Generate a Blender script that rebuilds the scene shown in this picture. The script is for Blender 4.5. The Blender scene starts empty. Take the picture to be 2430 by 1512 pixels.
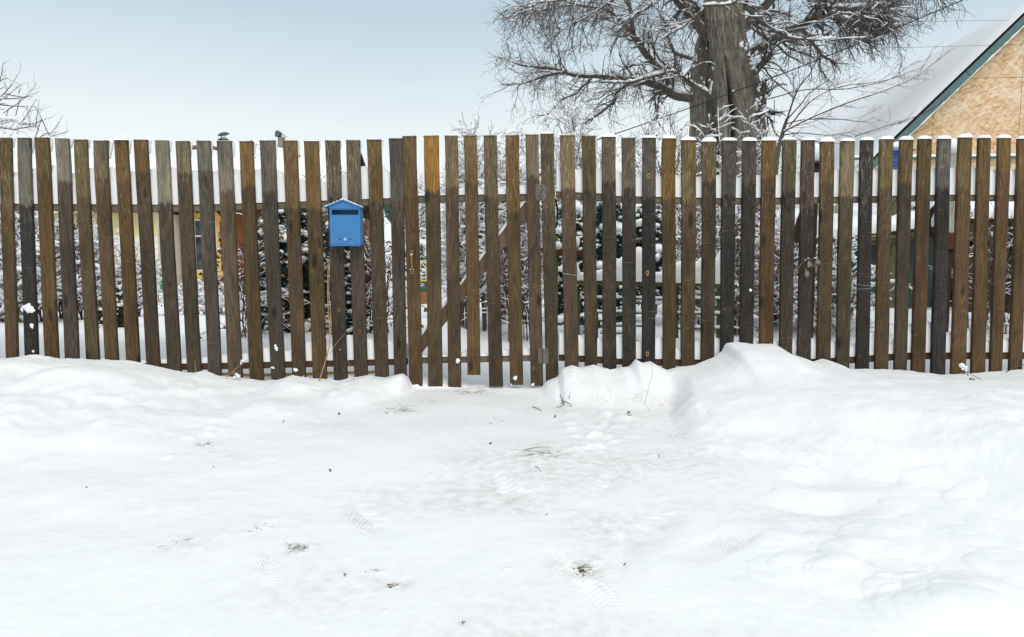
import bpy, math, random
import numpy as np

random.seed(7)
rng = np.random.default_rng(11)
C = bpy.context.scene.collection
SC = bpy.context.scene

# ------------------------------------------------------------------ camera, sky, sun, exposure
F, CU, CV = 1690.0, 1215.0, 756.0
CAM_H = 0.885
PITCH = math.radians(5.28)
cam = bpy.data.cameras.new('camera'); cam_o = bpy.data.objects.new('camera', cam); C.objects.link(cam_o)
cam_o.location = (0, 0, CAM_H); cam_o.rotation_euler = (math.radians(90) - PITCH, 0, 0)
cam.sensor_width = 36; cam.lens = 36 * F / 2430; cam.clip_start = 0.05; cam.clip_end = 3000
SC.camera = cam_o

SUN_EL, SUN_AZ = 52.0, 160.0           # sun behind the camera, thin overcast
w = bpy.data.worlds.new('World'); SC.world = w; w.use_nodes = True
nt = w.node_tree; nt.nodes.clear()
n_out = nt.nodes.new('ShaderNodeOutputWorld'); n_bg = nt.nodes.new('ShaderNodeBackground')
n_sky = nt.nodes.new('ShaderNodeTexSky'); n_sky.sky_type = 'NISHITA'; n_sky.sun_disc = False
n_sky.sun_elevation = math.radians(SUN_EL); n_sky.sun_rotation = math.radians(SUN_AZ)
n_tc = nt.nodes.new('ShaderNodeTexCoord'); n_sep = nt.nodes.new('ShaderNodeSeparateXYZ')
n_ns = nt.nodes.new('ShaderNodeTexNoise'); n_ns.inputs['Scale'].default_value = 1.6; n_ns.inputs['Detail'].default_value = 4
n_map = nt.nodes.new('ShaderNodeMapping'); n_map.inputs['Scale'].default_value = (1, 1, 3.5)
n_ad = nt.nodes.new('ShaderNodeMath'); n_ad.operation = 'MULTIPLY_ADD'; n_ad.inputs[1].default_value = 0.07
n_ramp = nt.nodes.new('ShaderNodeValToRGB')
cr = n_ramp.color_ramp
SKY = [(0.0, (.82, .865, .885)), (0.13, (.80, .85, .87)), (0.18, (.745, .805, .82)), (0.25, (.60, .70, .748)),
       (0.31, (.485, .597, .67)), (0.5, (.50, .605, .685)), (1.0, (.61, .68, .745))]
while len(cr.elements) < len(SKY): cr.elements.new(0.5)
for e, (p, c) in zip(cr.elements, SKY): e.position = min(1.0, p + 0.035); e.color = (*c, 1)
n_vm = nt.nodes.new('ShaderNodeVectorMath'); n_vm.operation = 'SCALE'; n_vm.inputs['Scale'].default_value = 10.0
n_mix = nt.nodes.new('ShaderNodeMix'); n_mix.data_type = 'RGBA'; n_mix.inputs['Factor'].default_value = 0.93
L = nt.links.new
L(n_tc.outputs['Generated'], n_sep.inputs[0]); L(n_tc.outputs['Generated'], n_map.inputs[0])
L(n_map.outputs[0], n_ns.inputs['Vector'])
L(n_ns.outputs[0], n_ad.inputs[0]); L(n_sep.outputs['Z'], n_ad.inputs[2])
L(n_ad.outputs[0], n_ramp.inputs[0]); L(n_ramp.outputs[0], n_vm.inputs[0])
L(n_sky.outputs[0], n_mix.inputs['A']); L(n_vm.outputs[0], n_mix.inputs['B'])
L(n_mix.outputs['Result'], n_bg.inputs['Color']); n_bg.inputs['Strength'].default_value = 0.1
L(n_bg.outputs[0], n_out.inputs[0])

sun = bpy.data.lights.new('sun', 'SUN'); sun.energy = 1.5; sun.angle = math.radians(42); sun.color = (1, .925, .83)
sun_o = bpy.data.objects.new('sun', sun); C.objects.link(sun_o)
sun_o.rotation_euler = (math.radians(90 - SUN_EL), 0, math.radians(-SUN_AZ + 180))
SC.view_settings.view_transform = 'Standard'; SC.view_settings.look = 'None'
SC.view_settings.exposure = 0.22; SC.view_settings.gamma = 1.0; SC.view_settings.use_curve_mapping = False
SC.render.engine = 'CYCLES'
SC.cycles.max_bounces = 6; SC.cycles.diffuse_bounces = 4; SC.cycles.transparent_max_bounces = 4

# ------------------------------------------------------------------ helpers
cp, sp = math.cos(PITCH), math.sin(PITCH)
def P(u, v, Y):
    a = (u - CU) / F; b = (CV - v) / F
    dy = cp + b * sp; dz = -sp + b * cp
    k = Y / dy
    return np.array([a * k, Y, CAM_H + dz * k])
def C1(x, y): return x * .4317, 296.6 + y * .4317
def C2(x, y): return 474.6 + x * .4315, 296.6 + y * .4315
def C3(x, y): return 949.2 + x * .4315, 296.6 + y * .4315
def C4(x, y): return 1423.8 + x * .4315, 296.6 + y * .4315
def C5(x, y): return 1898.4 + x * .4315, 296.6 + y * .4315
def C6(x, y): return 1157 + x * .3296, y * .3296
def C7(x, y): return 1779.9 + x * .2676, y * .2676
def lin(r, g, b, k=1.0):
    f = lambda c: ((c / 255) / 12.92 if c / 255 <= .04045 else ((c / 255 + .055) / 1.055) ** 2.4) * k
    return (f(r), f(g), f(b), 1)
def sstep(e0, e1, x):
    t = np.clip((x - e0) / (e1 - e0), 0, 1); return t * t * (3 - 2 * t)
def _h(ix, iy, s):
    n = (ix.astype(np.int64) * 374761393 + iy.astype(np.int64) * 668265263 + s * 1442695041) & 0xFFFFFFFF
    n = ((n ^ (n >> 13)) * 1274126177) & 0xFFFFFFFF
    return ((n ^ (n >> 16)) & 0xFFFFFF) / float(0xFFFFFF)
def vnoise(x, y, s=0):
    x = np.asarray(x, float); y = np.asarray(y, float)
    ix = np.floor(x); iy = np.floor(y); fx = x - ix; fy = y - iy
    fx = fx * fx * fx * (fx * (fx * 6 - 15) + 10); fy = fy * fy * fy * (fy * (fy * 6 - 15) + 10)
    a = _h(ix, iy, s); b = _h(ix + 1, iy, s); c = _h(ix, iy + 1, s); d = _h(ix + 1, iy + 1, s)
    return (a + (b - a) * fx) * (1 - fy) + (c + (d - c) * fx) * fy - 0.5
def fbm(x, y, s=0, o=4, g=.5):
    t = 0; a = 1.0
    for i in range(o):
        t = t + a * vnoise(x * 2 ** i + 17.3 * i, y * 2 ** i - 9.1 * i, s + i); a *= g
    return t

def tag(o, label=None, cat=None, group=None, kind=None):
    if label: o['label'] = label
    if cat: o['category'] = cat
    if group: o['group'] = group
    if kind: o['kind'] = kind
    return o
def thing(name, label, cat, loc=(0, 0, 0), group=None):
    o = bpy.data.objects.new(name, None); C.objects.link(o); o.location = [float(a) for a in loc]
    o.empty_display_size = .1
    return tag(o, label, cat, group)
def wl(o):
    l = np.zeros(3)
    while o is not None: l = l + np.array(o.location); o = o.parent
    return l
def mesh_obj(name, V, Fc, mat, parent=None, smooth=False, loc=None):
    """V in world coordinates; loc = world origin of the object"""
    V = np.asarray(V, float).reshape(-1, 3)
    base = wl(parent) if parent is not None else np.zeros(3)
    o0 = np.array(loc, float) if loc is not None else base
    me = bpy.data.meshes.new(name)
    if isinstance(Fc, np.ndarray):
        k = Fc.shape[1]; V2 = (V - o0).astype(np.float32)
        me.vertices.add(len(V2)); me.vertices.foreach_set('co', V2.ravel())
        me.loops.add(Fc.size); me.loops.foreach_set('vertex_index', Fc.ravel().astype(np.int32))
        me.polygons.add(len(Fc)); me.polygons.foreach_set('loop_start', (np.arange(len(Fc)) * k).astype(np.int32))
        me.update(calc_edges=True)
    else:
        me.from_pydata((V - o0).tolist(), [], Fc); me.update()
    if smooth: me.polygons.foreach_set('use_smooth', [True] * len(me.polygons))
    me.materials.append(mat)
    o = bpy.data.objects.new(name, me); C.objects.link(o)
    o.location = [float(a) for a in (o0 - base)]
    if parent is not None: o.parent = parent
    return o

class MB:
    def __init__(s): s.v = []; s.f = []
    def add(s, V, Fc):
        b = len(s.v); s.v += [tuple(map(float, p)) for p in V]; s.f += [tuple(int(i) + b for i in f) for f in Fc]; return s
    def box(s, x0, x1, y0, y1, z0, z1, bev=0.0):
        b = min(bev, (x1 - x0) / 3, (y1 - y0) / 3, (z1 - z0) / 3)
        if b <= 0:
            V = [(x0, y0, z0), (x1, y0, z0), (x1, y1, z0), (x0, y1, z0), (x0, y0, z1), (x1, y0, z1), (x1, y1, z1), (x0, y1, z1)]
            return s.add(V, [(0, 3, 2, 1), (4, 5, 6, 7), (0, 1, 5, 4), (1, 2, 6, 5), (2, 3, 7, 6), (3, 0, 4, 7)])
        V = []; Fc = []
        def ring(i, z):
            return [(x0 + i + b, y0 + i, z), (x1 - i - b, y0 + i, z), (x1 - i, y0 + i + b, z), (x1 - i, y1 - i - b, z),
                    (x1 - i - b, y1 - i, z), (x0 + i + b, y1 - i, z), (x0 + i, y1 - i - b, z), (x0 + i, y0 + i + b, z)]
        V = ring(b * .7, z0) + ring(0, z0 + b) + ring(0, z1 - b) + ring(b * .7, z1)
        Fc = [tuple(range(7, -1, -1)), tuple(range(24, 32))]
        for k in range(3):
            for j in range(8): Fc.append((k * 8 + j, k * 8 + (j + 1) % 8, k * 8 + 8 + (j + 1) % 8, k * 8 + 8 + j))
        return s.add(V, Fc)
    def bar(s, a, b, w, h):
        """box from a to b, width w (horizontal across), height h"""
        a = np.array(a, float); b = np.array(b, float); d = b - a; d /= np.linalg.norm(d)
        up = np.array([0, 0, 1.]); sd = np.cross(d, up)
        if np.linalg.norm(sd) < 1e-3: sd = np.array([1., 0, 0])
        sd /= np.linalg.norm(sd); up = np.cross(sd, d)
        V = []
        for p in (a, b):
            for i, j in ((-1, -1), (1, -1), (1, 1), (-1, 1)): V.append(p + sd * w / 2 * i + up * h / 2 * j)
        return s.add(V, [(0, 3, 2, 1), (4, 5, 6, 7), (0, 1, 5, 4), (1, 2, 6, 5), (2, 3, 7, 6), (3, 0, 4, 7)])
    def cyl(s, a, b, r0, r1=None, n=12):
        r1 = r0 if r1 is None else r1
        a = np.array(a, float); b = np.array(b, float); d = (b - a) / np.linalg.norm(b - a)
        t = np.array([0, 0, 1.]) if abs(d[2]) < .9 else np.array([1., 0, 0])
        e1 = np.cross(d, t); e1 /= np.linalg.norm(e1); e2 = np.cross(d, e1)
        V = [a + r0 * (math.cos(q) * e1 + math.sin(q) * e2) for q in np.arange(n) * 2 * math.pi / n]
        V += [b + r1 * (math.cos(q) * e1 + math.sin(q) * e2) for q in np.arange(n) * 2 * math.pi / n]
        return s.add(V, [tuple(range(n - 1, -1, -1)), tuple(range(n, 2 * n))] + [(i, (i + 1) % n, n + (i + 1) % n, n + i) for i in range(n)][::1])
    def prism(s, pts, d):
        """pts: planar polygon (world), extruded by vector d"""
        n = len(pts); pts = [np.array(p, float) for p in pts]; d = np.array(d, float)
        V = pts + [p + d for p in pts]
        return s.add(V, [tuple(range(n - 1, -1, -1)), tuple(range(n, 2 * n))] + [(i, (i + 1) % n, n + (i + 1) % n, n + i) for i in range(n)])
    def build(s, name, mat, parent=None, smooth=False, loc=None):
        return mesh_obj(name, s.v, s.f, mat, parent, smooth, loc)

def tubes(polys, sides=3):
    """polys: list of (pts Nx3, rad N) -> V, quads"""
    by = {}
    for p, r in polys: by.setdefault(len(p), []).append((p, r))
    VV = []; FF = []; off = 0
    for N, lst in by.items():
        Pn = np.stack([np.asarray(a, float) for a, _ in lst]); R = np.stack([np.asarray(b, float) for _, b in lst])
        T = np.gradient(Pn, axis=1); T /= np.linalg.norm(T, axis=2, keepdims=True) + 1e-9
        up = np.zeros_like(T); up[..., 2] = 1; st = np.abs(T[:, :1, 2:3]).repeat(N, 1) > .93
        up = np.where(st, np.array([1., 0, 0]), up)
        S = np.cross(T, up); S /= np.linalg.norm(S, axis=2, keepdims=True) + 1e-9; U = np.cross(S, T)
        a = np.arange(sides) * 2 * math.pi / sides + math.pi / 2
        V = Pn[:, :, None, :] + R[:, :, None, None] * (np.cos(a)[None, None, :, None] * S[:, :, None, :] + np.sin(a)[None, None, :, None] * U[:, :, None, :])
        M = len(lst); VV.append(V.reshape(-1, 3))
        idx = off + np.arange(M * N * sides).reshape(M, N, sides)
        a0 = idx[:, :-1, :]; a1 = np.roll(idx, -1, 2)[:, :-1, :]; b0 = idx[:, 1:, :]; b1 = np.roll(idx, -1, 2)[:, 1:, :]
        FF.append(np.stack([a0, a1, b1, b0], -1).reshape(-1, 4)); off += M * N * sides
    return np.concatenate(VV), np.concatenate(FF)
def grow(parents, count, lr, ang=.8, droop=.0, wob=.25, rs=.6, N=6, tmin=.15, rmin=.0015, up=0.0, tp=.45):
    lens = np.array([np.linalg.norm(np.diff(p, axis=0), axis=1).sum() for p, _ in parents])
    idx = rng.choice(len(parents), count, p=lens / lens.sum()); t = rng.uniform(tmin, 1, count)
    S = np.zeros((count, 3)); T = np.zeros((count, 3)); R = np.zeros(count)
    for i, (k, tt) in enumerate(zip(idx, t)):
        p, r = parents[k]; f = tt * (len(p) - 1); j = min(int(f), len(p) - 2); q = f - j
        S[i] = p[j] * (1 - q) + p[j + 1] * q; d = p[j + 1] - p[j]; T[i] = d / (np.linalg.norm(d) + 1e-9); R[i] = r[j] * (1 - q) + r[j + 1] * q
    X = rng.normal(size=(count, 3)); X -= (X * T).sum(1, keepdims=True) * T; X /= np.linalg.norm(X, axis=1, keepdims=True)
    an = ang * rng.uniform(.6, 1.3, count)[:, None]
    D = T * np.cos(an) + X * np.sin(an); D[:, 2] += up
    ln = rng.uniform(lr[0], lr[1], count) * (1 - tp * t)
    r0 = np.maximum(R * rs * rng.uniform(.7, 1, count), rmin)
    out = np.zeros((count, N, 3)); out[:, 0] = S; pos = S.copy()
    for k in range(1, N):
        D = D + rng.normal(size=(count, 3)) * wob; D[:, 2] -= droop
        D /= np.linalg.norm(D, axis=1, keepdims=True); pos = pos + D * (ln / (N - 1))[:, None]; out[:, k] = pos
    rad = r0[:, None] * np.linspace(1, .4, N)[None]; rad = np.maximum(rad, rmin * .8)
    return [(out[i], rad[i]) for i in range(count)]
def snow_on(polys, add=.006, mul=.8, keep=.75, flat=.55, sub=None):
    """sausages of snow lying on the upper side of the branches"""
    out = []
    for p, r in polys:
        if rng.random() > keep: continue
        p = np.asarray(p, float); r = np.asarray(r, float)
        T = np.gradient(p, axis=0); T /= np.linalg.norm(T, axis=1, keepdims=True) + 1e-9
        k = np.clip((.86 - np.abs(T[:, 2])) / .5, 0, 1) * rng.uniform(.35, 1.25, len(p))
        k[0] *= .3; k[-1] *= .3
        rs = (r * mul + add) * k + 1e-4
        q = p.copy(); q[:, 2] += r * .55 + rs * .6 - (k < .05) * r * .6
        out.append((q, rs))
    return out
ICO_V = None
def ico():
    global ICO_V, ICO_F
    if ICO_V is None:
        import bmesh
        b = bmesh.new(); bmesh.ops.create_icosphere(b, subdivisions=2, radius=1)
        ICO_V = np.array([v.co[:] for v in b.verts]); ICO_F = np.array([[v.index for v in f.verts] for f in b.faces]); b.free()
    return ICO_V, ICO_F
def blobs(cs, rad, flat=.6, rough=.25):
    """cs Mx3, rad M -> many lumpy flattened blobs"""
    V0, F0 = ico(); cs = np.asarray(cs, float); M = len(cs); rad = np.asarray(rad, float)
    n = len(V0); sc = np.ones((M, 1, 3)) * rad[:, None, None]
    sc[:, 0, 0] *= rng.uniform(.8, 1.35, M); sc[:, 0, 1] *= rng.uniform(.8, 1.2, M); sc[:, 0, 2] *= flat * rng.uniform(.7, 1.3, M)
    ph = rng.uniform(0, 50, (M, 1)); k = 1 + rough * (vnoise(V0[None, :, 0] * 1.6 + ph, V0[None, :, 1] * 1.6 + V0[None, :, 2] * 1.7 + ph) * 2)
    V = cs[:, None, :] + V0[None] * k[..., None] * sc
    Fc = (F0[None] + (np.arange(M) * n)[:, None, None]).reshape(-1, 3)
    return V.reshape(-1, 3), Fc

# ------------------------------------------------------------------ materials
class NT:
    def __init__(s, name, rough=.8):
        s.m = bpy.data.materials.new(name); s.m.use_nodes = True; s.t = s.m.node_tree
        s.b = s.t.nodes['Principled BSDF']; s.b.inputs['Roughness'].default_value = rough
        s.b.inputs['Specular IOR Level'].default_value = .3
    def n(s, ty, **kw):
        x = s.t.nodes.new(ty)
        for k, v in kw.items():
            if k.startswith('i_'):
                key = k[2:]; x.inputs[int(key) if key.isdigit() else key.replace('_', ' ')].default_value = v
            else: setattr(x, k, v)
        return x
    def l(s, a, b): s.t.links.new(a, b)
    def math(s, op, a, b=None, c=None, clamp=False):
        x = s.t.nodes.new('ShaderNodeMath'); x.operation = op; x.use_clamp = clamp
        for i, v in enumerate((a, b, c)):
            if v is None: continue
            if isinstance(v, (int, float)): x.inputs[i].default_value = v
            else: s.l(v, x.inputs[i])
        return x.outputs[0]
    def mix(s, fac, a, b, blend='MIX'):
        x = s.t.nodes.new('ShaderNodeMix'); x.data_type = 'RGBA'; x.blend_type = blend
        for k, v in (('Factor', fac), ('A', a), ('B', b)):
            if isinstance(v, (int, float)): x.inputs[k].default_value = v if k == 'Factor' else (v, v, v, 1)
            elif isinstance(v, tuple): x.inputs[k].default_value = v
            else: s.l(v, x.inputs[k])
        return x.outputs['Result']
    def ramp(s, f, stops):
        x = s.t.nodes.new('ShaderNodeValToRGB'); r = x.color_ramp
        while len(r.elements) < len(stops): r.elements.new(.5)
        for e, (p, c) in zip(r.elements, stops): e.position = p; e.color = c if isinstance(c, tuple) else (c, c, c, 1)
        s.l(f, x.inputs[0]); return x.outputs[0]
    def coords(s, scale=(1, 1, 1), kind='Object', seed=True):
        t = s.n('ShaderNodeTexCoord').outputs[kind]; m = s.n('ShaderNodeMapping'); m.inputs['Scale'].default_value = scale
        if seed:
            oi = s.n('ShaderNodeObjectInfo'); v = s.n('ShaderNodeVectorMath', operation='SCALE')
            v.inputs[0].default_value = (37.1, 13.7, 91.3); s.l(oi.outputs['Random'], v.inputs['Scale'])
            a = s.n('ShaderNodeVectorMath', operation='ADD'); s.l(t, a.inputs[0]); s.l(v.outputs[0], a.inputs[1]); t = a.outputs[0]
        s.l(t, m.inputs[0]); return m.outputs[0]
    def noise(s, vec, scale=5., detail=4., rough=.5, dist=0.):
        x = s.n('ShaderNodeTexNoise'); x.inputs['Scale'].default_value = scale; x.inputs['Detail'].default_value = detail
        x.inputs['Roughness'].default_value = rough; x.inputs['Distortion'].default_value = dist
        if vec is not None: s.l(vec, x.inputs['Vector'])
        return x.outputs[0]
    def bump(s, h, st=.3, d=.01):
        x = s.n('ShaderNodeBump'); x.inputs['Strength'].default_value = st; x.inputs['Distance'].default_value = d
        s.l(h, x.inputs['Height']); s.l(x.outputs[0], s.b.inputs['Normal'])
    def col(s, c):
        if isinstance(c, tuple): s.b.inputs['Base Color'].default_value = c
        else: s.l(c, s.b.inputs['Base Color'])

def m_plain(name, c, rough=.7, var=.25, scale=8., bump=.15, metal=0.0):
    m = NT(name, rough); v = m.coords(); n = m.noise(v, scale, 6, .6)
    m.col(m.mix(1.0, c, m.ramp(n, [(.25, 1 - var), (.75, 1 + var)]), 'MULTIPLY'))
    m.b.inputs['Metallic'].default_value = metal
    m.bump(m.noise(v, scale * 8, 4), bump, .004); return m.m

def m_snow(name='snow', ground=False, fine=1.0):
    m = NT(name, .62); v = m.coords(seed=not ground)
    base = (.90, .905, .905, 1)
    n1 = m.noise(v, 3.0, 5, .55); n2 = m.noise(v, 22., 5, .6); n3 = m.noise(v, 160., 3, .6)
    c = m.mix(m.ramp(n1, [(.3, 0.), (.7, 1.)]), (.885, .892, .898, 1), base)
    if ground:
        at = m.n('ShaderNodeAttribute', attribute_name='dirt').outputs['Fac']
        k = m.math('MULTIPLY', at, m.ramp(n2, [(.38, 0.), (.68, 1.)]))
        c = m.mix(k, c, (.56, .52, .45, 1))
    m.col(c)
    h = m.math('ADD', m.math('MULTIPLY', n2, .7), m.math('MULTIPLY', n3, .16))
    m.bump(h, .42 * fine, .012 if ground else .006)
    return m.m
SNOW = m_snow(); SNOW_G = m_snow('snow_ground_surface', True)

def m_slat():
    m = NT('weathered_slat', .82)
    oi = m.n('ShaderNodeObjectInfo'); base = oi.outputs['Color']
    top = m.n('ShaderNodeAttribute', attribute_type='OBJECT', attribute_name='top_tint').outputs['Color']
    zt = m.n('ShaderNodeAttribute', attribute_type='OBJECT', attribute_name='tint_height').outputs['Fac']
    wear = m.n('ShaderNodeAttribute', attribute_type='OBJECT', attribute_name='wear').outputs['Fac']
    tc = m.n('ShaderNodeTexCoord').outputs['Object']; sep = m.n('ShaderNodeSeparateXYZ'); m.l(tc, sep.inputs[0]); z = sep.outputs['Z']
    vb = m.coords((3, 3, 1.)); blot = m.noise(vb, 2.2, 5, .6)
    vg = m.coords((80, 80, 2.2)); g1 = m.noise(vg, 3.0, 6, .65)
    vr = m.coords((7, 7, .55)); r1 = m.noise(vr, 1.5, 3, .45, .4)
    ring = m.math('SINE', m.math('MULTIPLY', r1, 120.0)); ring = m.math('MULTIPLY_ADD', ring, .5, .5)
    # upper, more weathered zone with a rough horizontal border
    edge = m.math('ADD', zt, m.math('MULTIPLY', m.math('SUBTRACT', m.noise(m.coords((30, 30, 1.5)), 2., 3), .5), .10))
    zone = m.math('MULTIPLY', m.math('SUBTRACT', z, edge), 45.0, clamp=True)
    zsoft = m.math('MULTIPLY', m.math('SUBTRACT', z, m.math('SUBTRACT', edge, .25)), 2.2, clamp=True)
    c = m.mix(zone, base, top)
    c = m.mix(1.0, c, m.ramp(blot, [(.30, .64), (.5, 1.0), (.70, 1.36)]), 'MULTIPLY')
    c = m.mix(1.0, c, m.ramp(g1, [(.32, .62), (.5, 1.0), (.68, 1.32)]), 'MULTIPLY')
    c = m.mix(1.0, c, m.ramp(ring, [(.0, .74), (.5, 1.0), (1., 1.12)]), 'MULTIPLY')
    # purple/ochre drift of the old stain
    c = m.mix(m.math('MULTIPLY', m.ramp(m.noise(m.coords((2, 2, .8)), 3.5, 2), [(.5, 0.), (.62, 1.)]), .22), c, m.mix(1.0, c, (1.05, .86, .86, 1), 'MULTIPLY'))
    # knots
    vk = m.coords((9.0, .01, 3.0)); vo = m.n('ShaderNodeTexVoronoi'); vo.inputs['Scale'].default_value = .9; m.l(vk, vo.inputs['Vector'])
    dk = m.math('ADD', vo.outputs['Distance'], m.math('MULTIPLY', m.noise(m.coords((60, 60, 30)), 1., 2), .05))
    kn = m.ramp(dk, [(.10, .30), (.135, .75), (.15, .5), (.18, 1.1), (.26, 1.0)])
    c = m.mix(1.0, c, kn, 'MULTIPLY')
    # pale flaking and fibres
    fl = m.noise(m.coords((60, 60, 5.0)), 3.2, 5, .7)
    fk = m.math('MULTIPLY', m.ramp(fl, [(.55, 0.), (.64, 1.)]), m.math('MULTIPLY', m.math('ADD', m.math('MULTIPLY', zsoft, .85), .22), wear))
    c = m.mix(m.math('MULTIPLY', fk, m.ramp(blot, [(.35, .2), (.6, .85)])), c, lin(186, 170, 144, 1.0))
    # horizontal scuffs
    sc = m.noise(m.coords((6, 6, 70)), 2.0, 4, .6); sk = m.math('MULTIPLY', m.ramp(sc, [(.64, 0.), (.70, 1.)]), .34)
    c = m.mix(sk, c, lin(150, 125, 95, 1.0))
    m.col(c)
    h = m.math('ADD', m.math('MULTIPLY', g1, .8), m.math('MULTIPLY', ring, .15)); h = m.math('ADD', h, m.math('MULTIPLY', m.noise(m.coords((5, 5, 260)), 1.5, 1), .12))
    m.bump(h, .55, .004)
    return m.m
SLAT = m_slat()
def m_wood(name, c, k=1.0, grain=(3, 60, 60), rough=.85):
    m = NT(name, rough); g = m.noise(m.coords(grain), 2.5, 6, .65); b = m.noise(m.coords(), 4., 4)
    cc = m.mix(1.0, c, m.ramp(g, [(.3, .6), (.5, 1.), (.72, 1.35)]), 'MULTIPLY')
    cc = m.mix(1.0, cc, m.ramp(b, [(.3, .75), (.7, 1.2)]), 'MULTIPLY'); m.col(cc); m.bump(g, .5, .004); return m.m
RAIL = m_wood('weathered_rail', lin(122, 110, 94))
RAIL_D = m_wood('dark_lower_rail', lin(88, 66, 52))
POST = m_wood('old_post', lin(104, 98, 78), grain=(60, 60, 3))
POSTV = m_wood('dark_planks', lin(60, 50, 40), grain=(60, 60, 3))
STEEL = m_plain('zinc_hinge', lin(116, 108, 98), .45, .3, 30, .1, .75)
HOLE = m_plain('dark_hole', (.012, .012, .012, 1), .8)
BRASS = m_plain('handle_brass', lin(140, 112, 66), .5, .25, 30, .1, .6)
WIRE = m_plain('galvanised_wire', lin(170, 178, 182), .4, .1, 30, .1, .8)
BLUE = m_plain('blue_paint', lin(62, 122, 176), .42, .05, 14, .05)
BLACK = m_plain('black_rubber', (.015, .015, .016, 1), .6)
TWIG = m_plain('twig_bark', lin(98, 88, 86), .9, .3, 12)
TWIG_R = m_plain('reddish_twig_bark', lin(92, 64, 60), .9, .3, 12)
STALK = m_plain('dry_stalk', lin(176, 142, 104), .8, .2, 20)
DLEAF = m_plain('dead_leaf', lin(122, 98, 76), .8, .45, 25)
GRASSM = m_plain('winter_grass', lin(98, 100, 62), .8, .4, 25)
GRASSD = m_plain('dead_grass', lin(186, 170, 140), .8, .3, 25)
SOIL = m_plain('bare_soil', lin(96, 84, 66), .95, .5, 30, .6)
JUN = m_plain('juniper_needles', lin(58, 72, 64), .75, .5, 9)
YELP = m_plain('yellow_pipe_plastic', lin(212, 170, 62), .5, .1)

# bark of the big tree
def m_bark():
    m = NT('linden_bark', .95)
    r = m.noise(m.coords((9, 9, 1.3), seed=False), 2.8, 8, .68, .5); f = m.noise(m.coords((3, 3, 1.2), seed=False), 14., 5, .6)
    b = m.noise(m.coords(seed=False), .9, 4)
    c = m.ramp(r, [(.32, lin(84, 80, 72)), (.48, lin(138, 130, 118)), (.64, lin(176, 168, 155))])
    c = m.mix(1.0, c, m.ramp(f, [(.3, .7), (.7, 1.2)]), 'MULTIPLY')
    c = m.mix(m.ramp(b, [(.45, 0.), (.6, .5)]), c, m.mix(1.0, c, (.90, .93, .86, 1), 'MULTIPLY'))
    m.col(c); m.bump(m.math('ADD', r, m.math('MULTIPLY', f, .3)), .8, .04); return m.m
BARK = m_bark()
LIMB = m_plain('limb_bark', lin(92, 86, 78), .95, .35, 9, .6)

# ------------------------------------------------------------------ ground
YF = 4.60                                     # front face of the fence
SIL = [C1(-1900, 1285), C1(-1000, 1292), C1(-200, 1290), C1(0, 1290), C1(130, 1277), C1(290, 1300), C1(440, 1293), C1(600, 1295), C1(700, 1310), C1(780, 1328), C1(860, 1345),
       C1(950, 1362), C1(1040, 1372), C1(1090, 1356), C2(10, 1358), C2(60, 1386), C2(130, 1392), C2(200, 1401), C2(330, 1419), C2(400, 1412), C2(490, 1388),
       C2(560, 1402), C2(640, 1412), C2(740, 1425), C2(850, 1405), C2(900, 1394), C2(1000, 1405), C2(1060, 1385), C2(1110, 1378), C2(1140, 1410),
       (972, 922), (1000, 925), (1150, 925), (1285, 922), C3(815, 1412), C3(870, 1392), C3(895, 1345), C3(950, 1326), C3(1000, 1340), C3(1070, 1325),
       C3(1150, 1350), C4(50, 1355), C4(170, 1340), C4(205, 1296), C4(240, 1315), C4(290, 1310), C4(380, 1358), C4(460, 1335), C4(540, 1325), C4(640, 1285), C4(688, 1248),
       C4(705, 1208), C4(760, 1197), C4(850, 1212), C4(960, 1208), C4(1000, 1237), C4(1060, 1275), C4(1100, 1275), C5(20, 1282), C5(90, 1310), C5(150, 1295),
       C5(190, 1305), C5(218, 1347), C5(400, 1350), C5(620, 1360), C5(780, 1378), C5(900, 1380), C5(1000, 1372), C5(1130, 1362), C5(1232, 1355), C5(1500, 1350), C5(3200, 1350)]
YC = 4.50
_sx = np.array([P(u, v, YC)[0] for u, v in SIL]); _sz = np.array([P(u, v, YC)[2] for u, v in SIL])
_rng2 = np.random.default_rng(5)
CLODS = []
def _clods(u0, u1, v0, v1, n, r0, r1):
    for _ in range(n):
        u = _rng2.uniform(u0, u1); v = _rng2.uniform(v0, v1); p = P(u, v, 1.0); k = CAM_H / (CAM_H - p[2])
        CLODS.append((p[0] * k, k * 1.0, _rng2.uniform(r0, r1), _rng2.uniform(.35, .8)))
_clods(1350, 1500, 955, 1060, 46, .012, .05); _clods(380, 640, 1000, 1090, 40, .010, .035); _clods(100, 620, 900, 1010, 34, .02, .09)
_clods(620, 900, 930, 1010, 26, .012, .04); _clods(1290, 1590, 885, 940, 30, .012, .04); _clods(1800, 2400, 1150, 1480, 42, .05, .16); _clods(2000, 2430, 980, 1150, 14, .05, .13)
_clods(700, 1600, 1050, 1480, 24, .004, .010); _clods(1500, 1750, 1000, 1200, 10, .012, .03)
_clods(330, 700, 950, 1110, 70, .006, .016); _clods(1330, 1620, 930, 1080, 60, .006, .018); _clods(1600, 1760, 980, 1090, 40, .006, .016)
CLODS.append((.0 + P(1428, 1030, 3.55)[0], 3.42, .055, .9))
PITS = [(P(1860, 1085, 1)[0] * 3.05, 2.75, .16, .035), (P(1920, 1155, 1)[0] * 2.6, 2.45, .17, .045), (P(2070, 1045, 1)[0] * 3.2, 3.0, .2, .02)]
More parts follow.
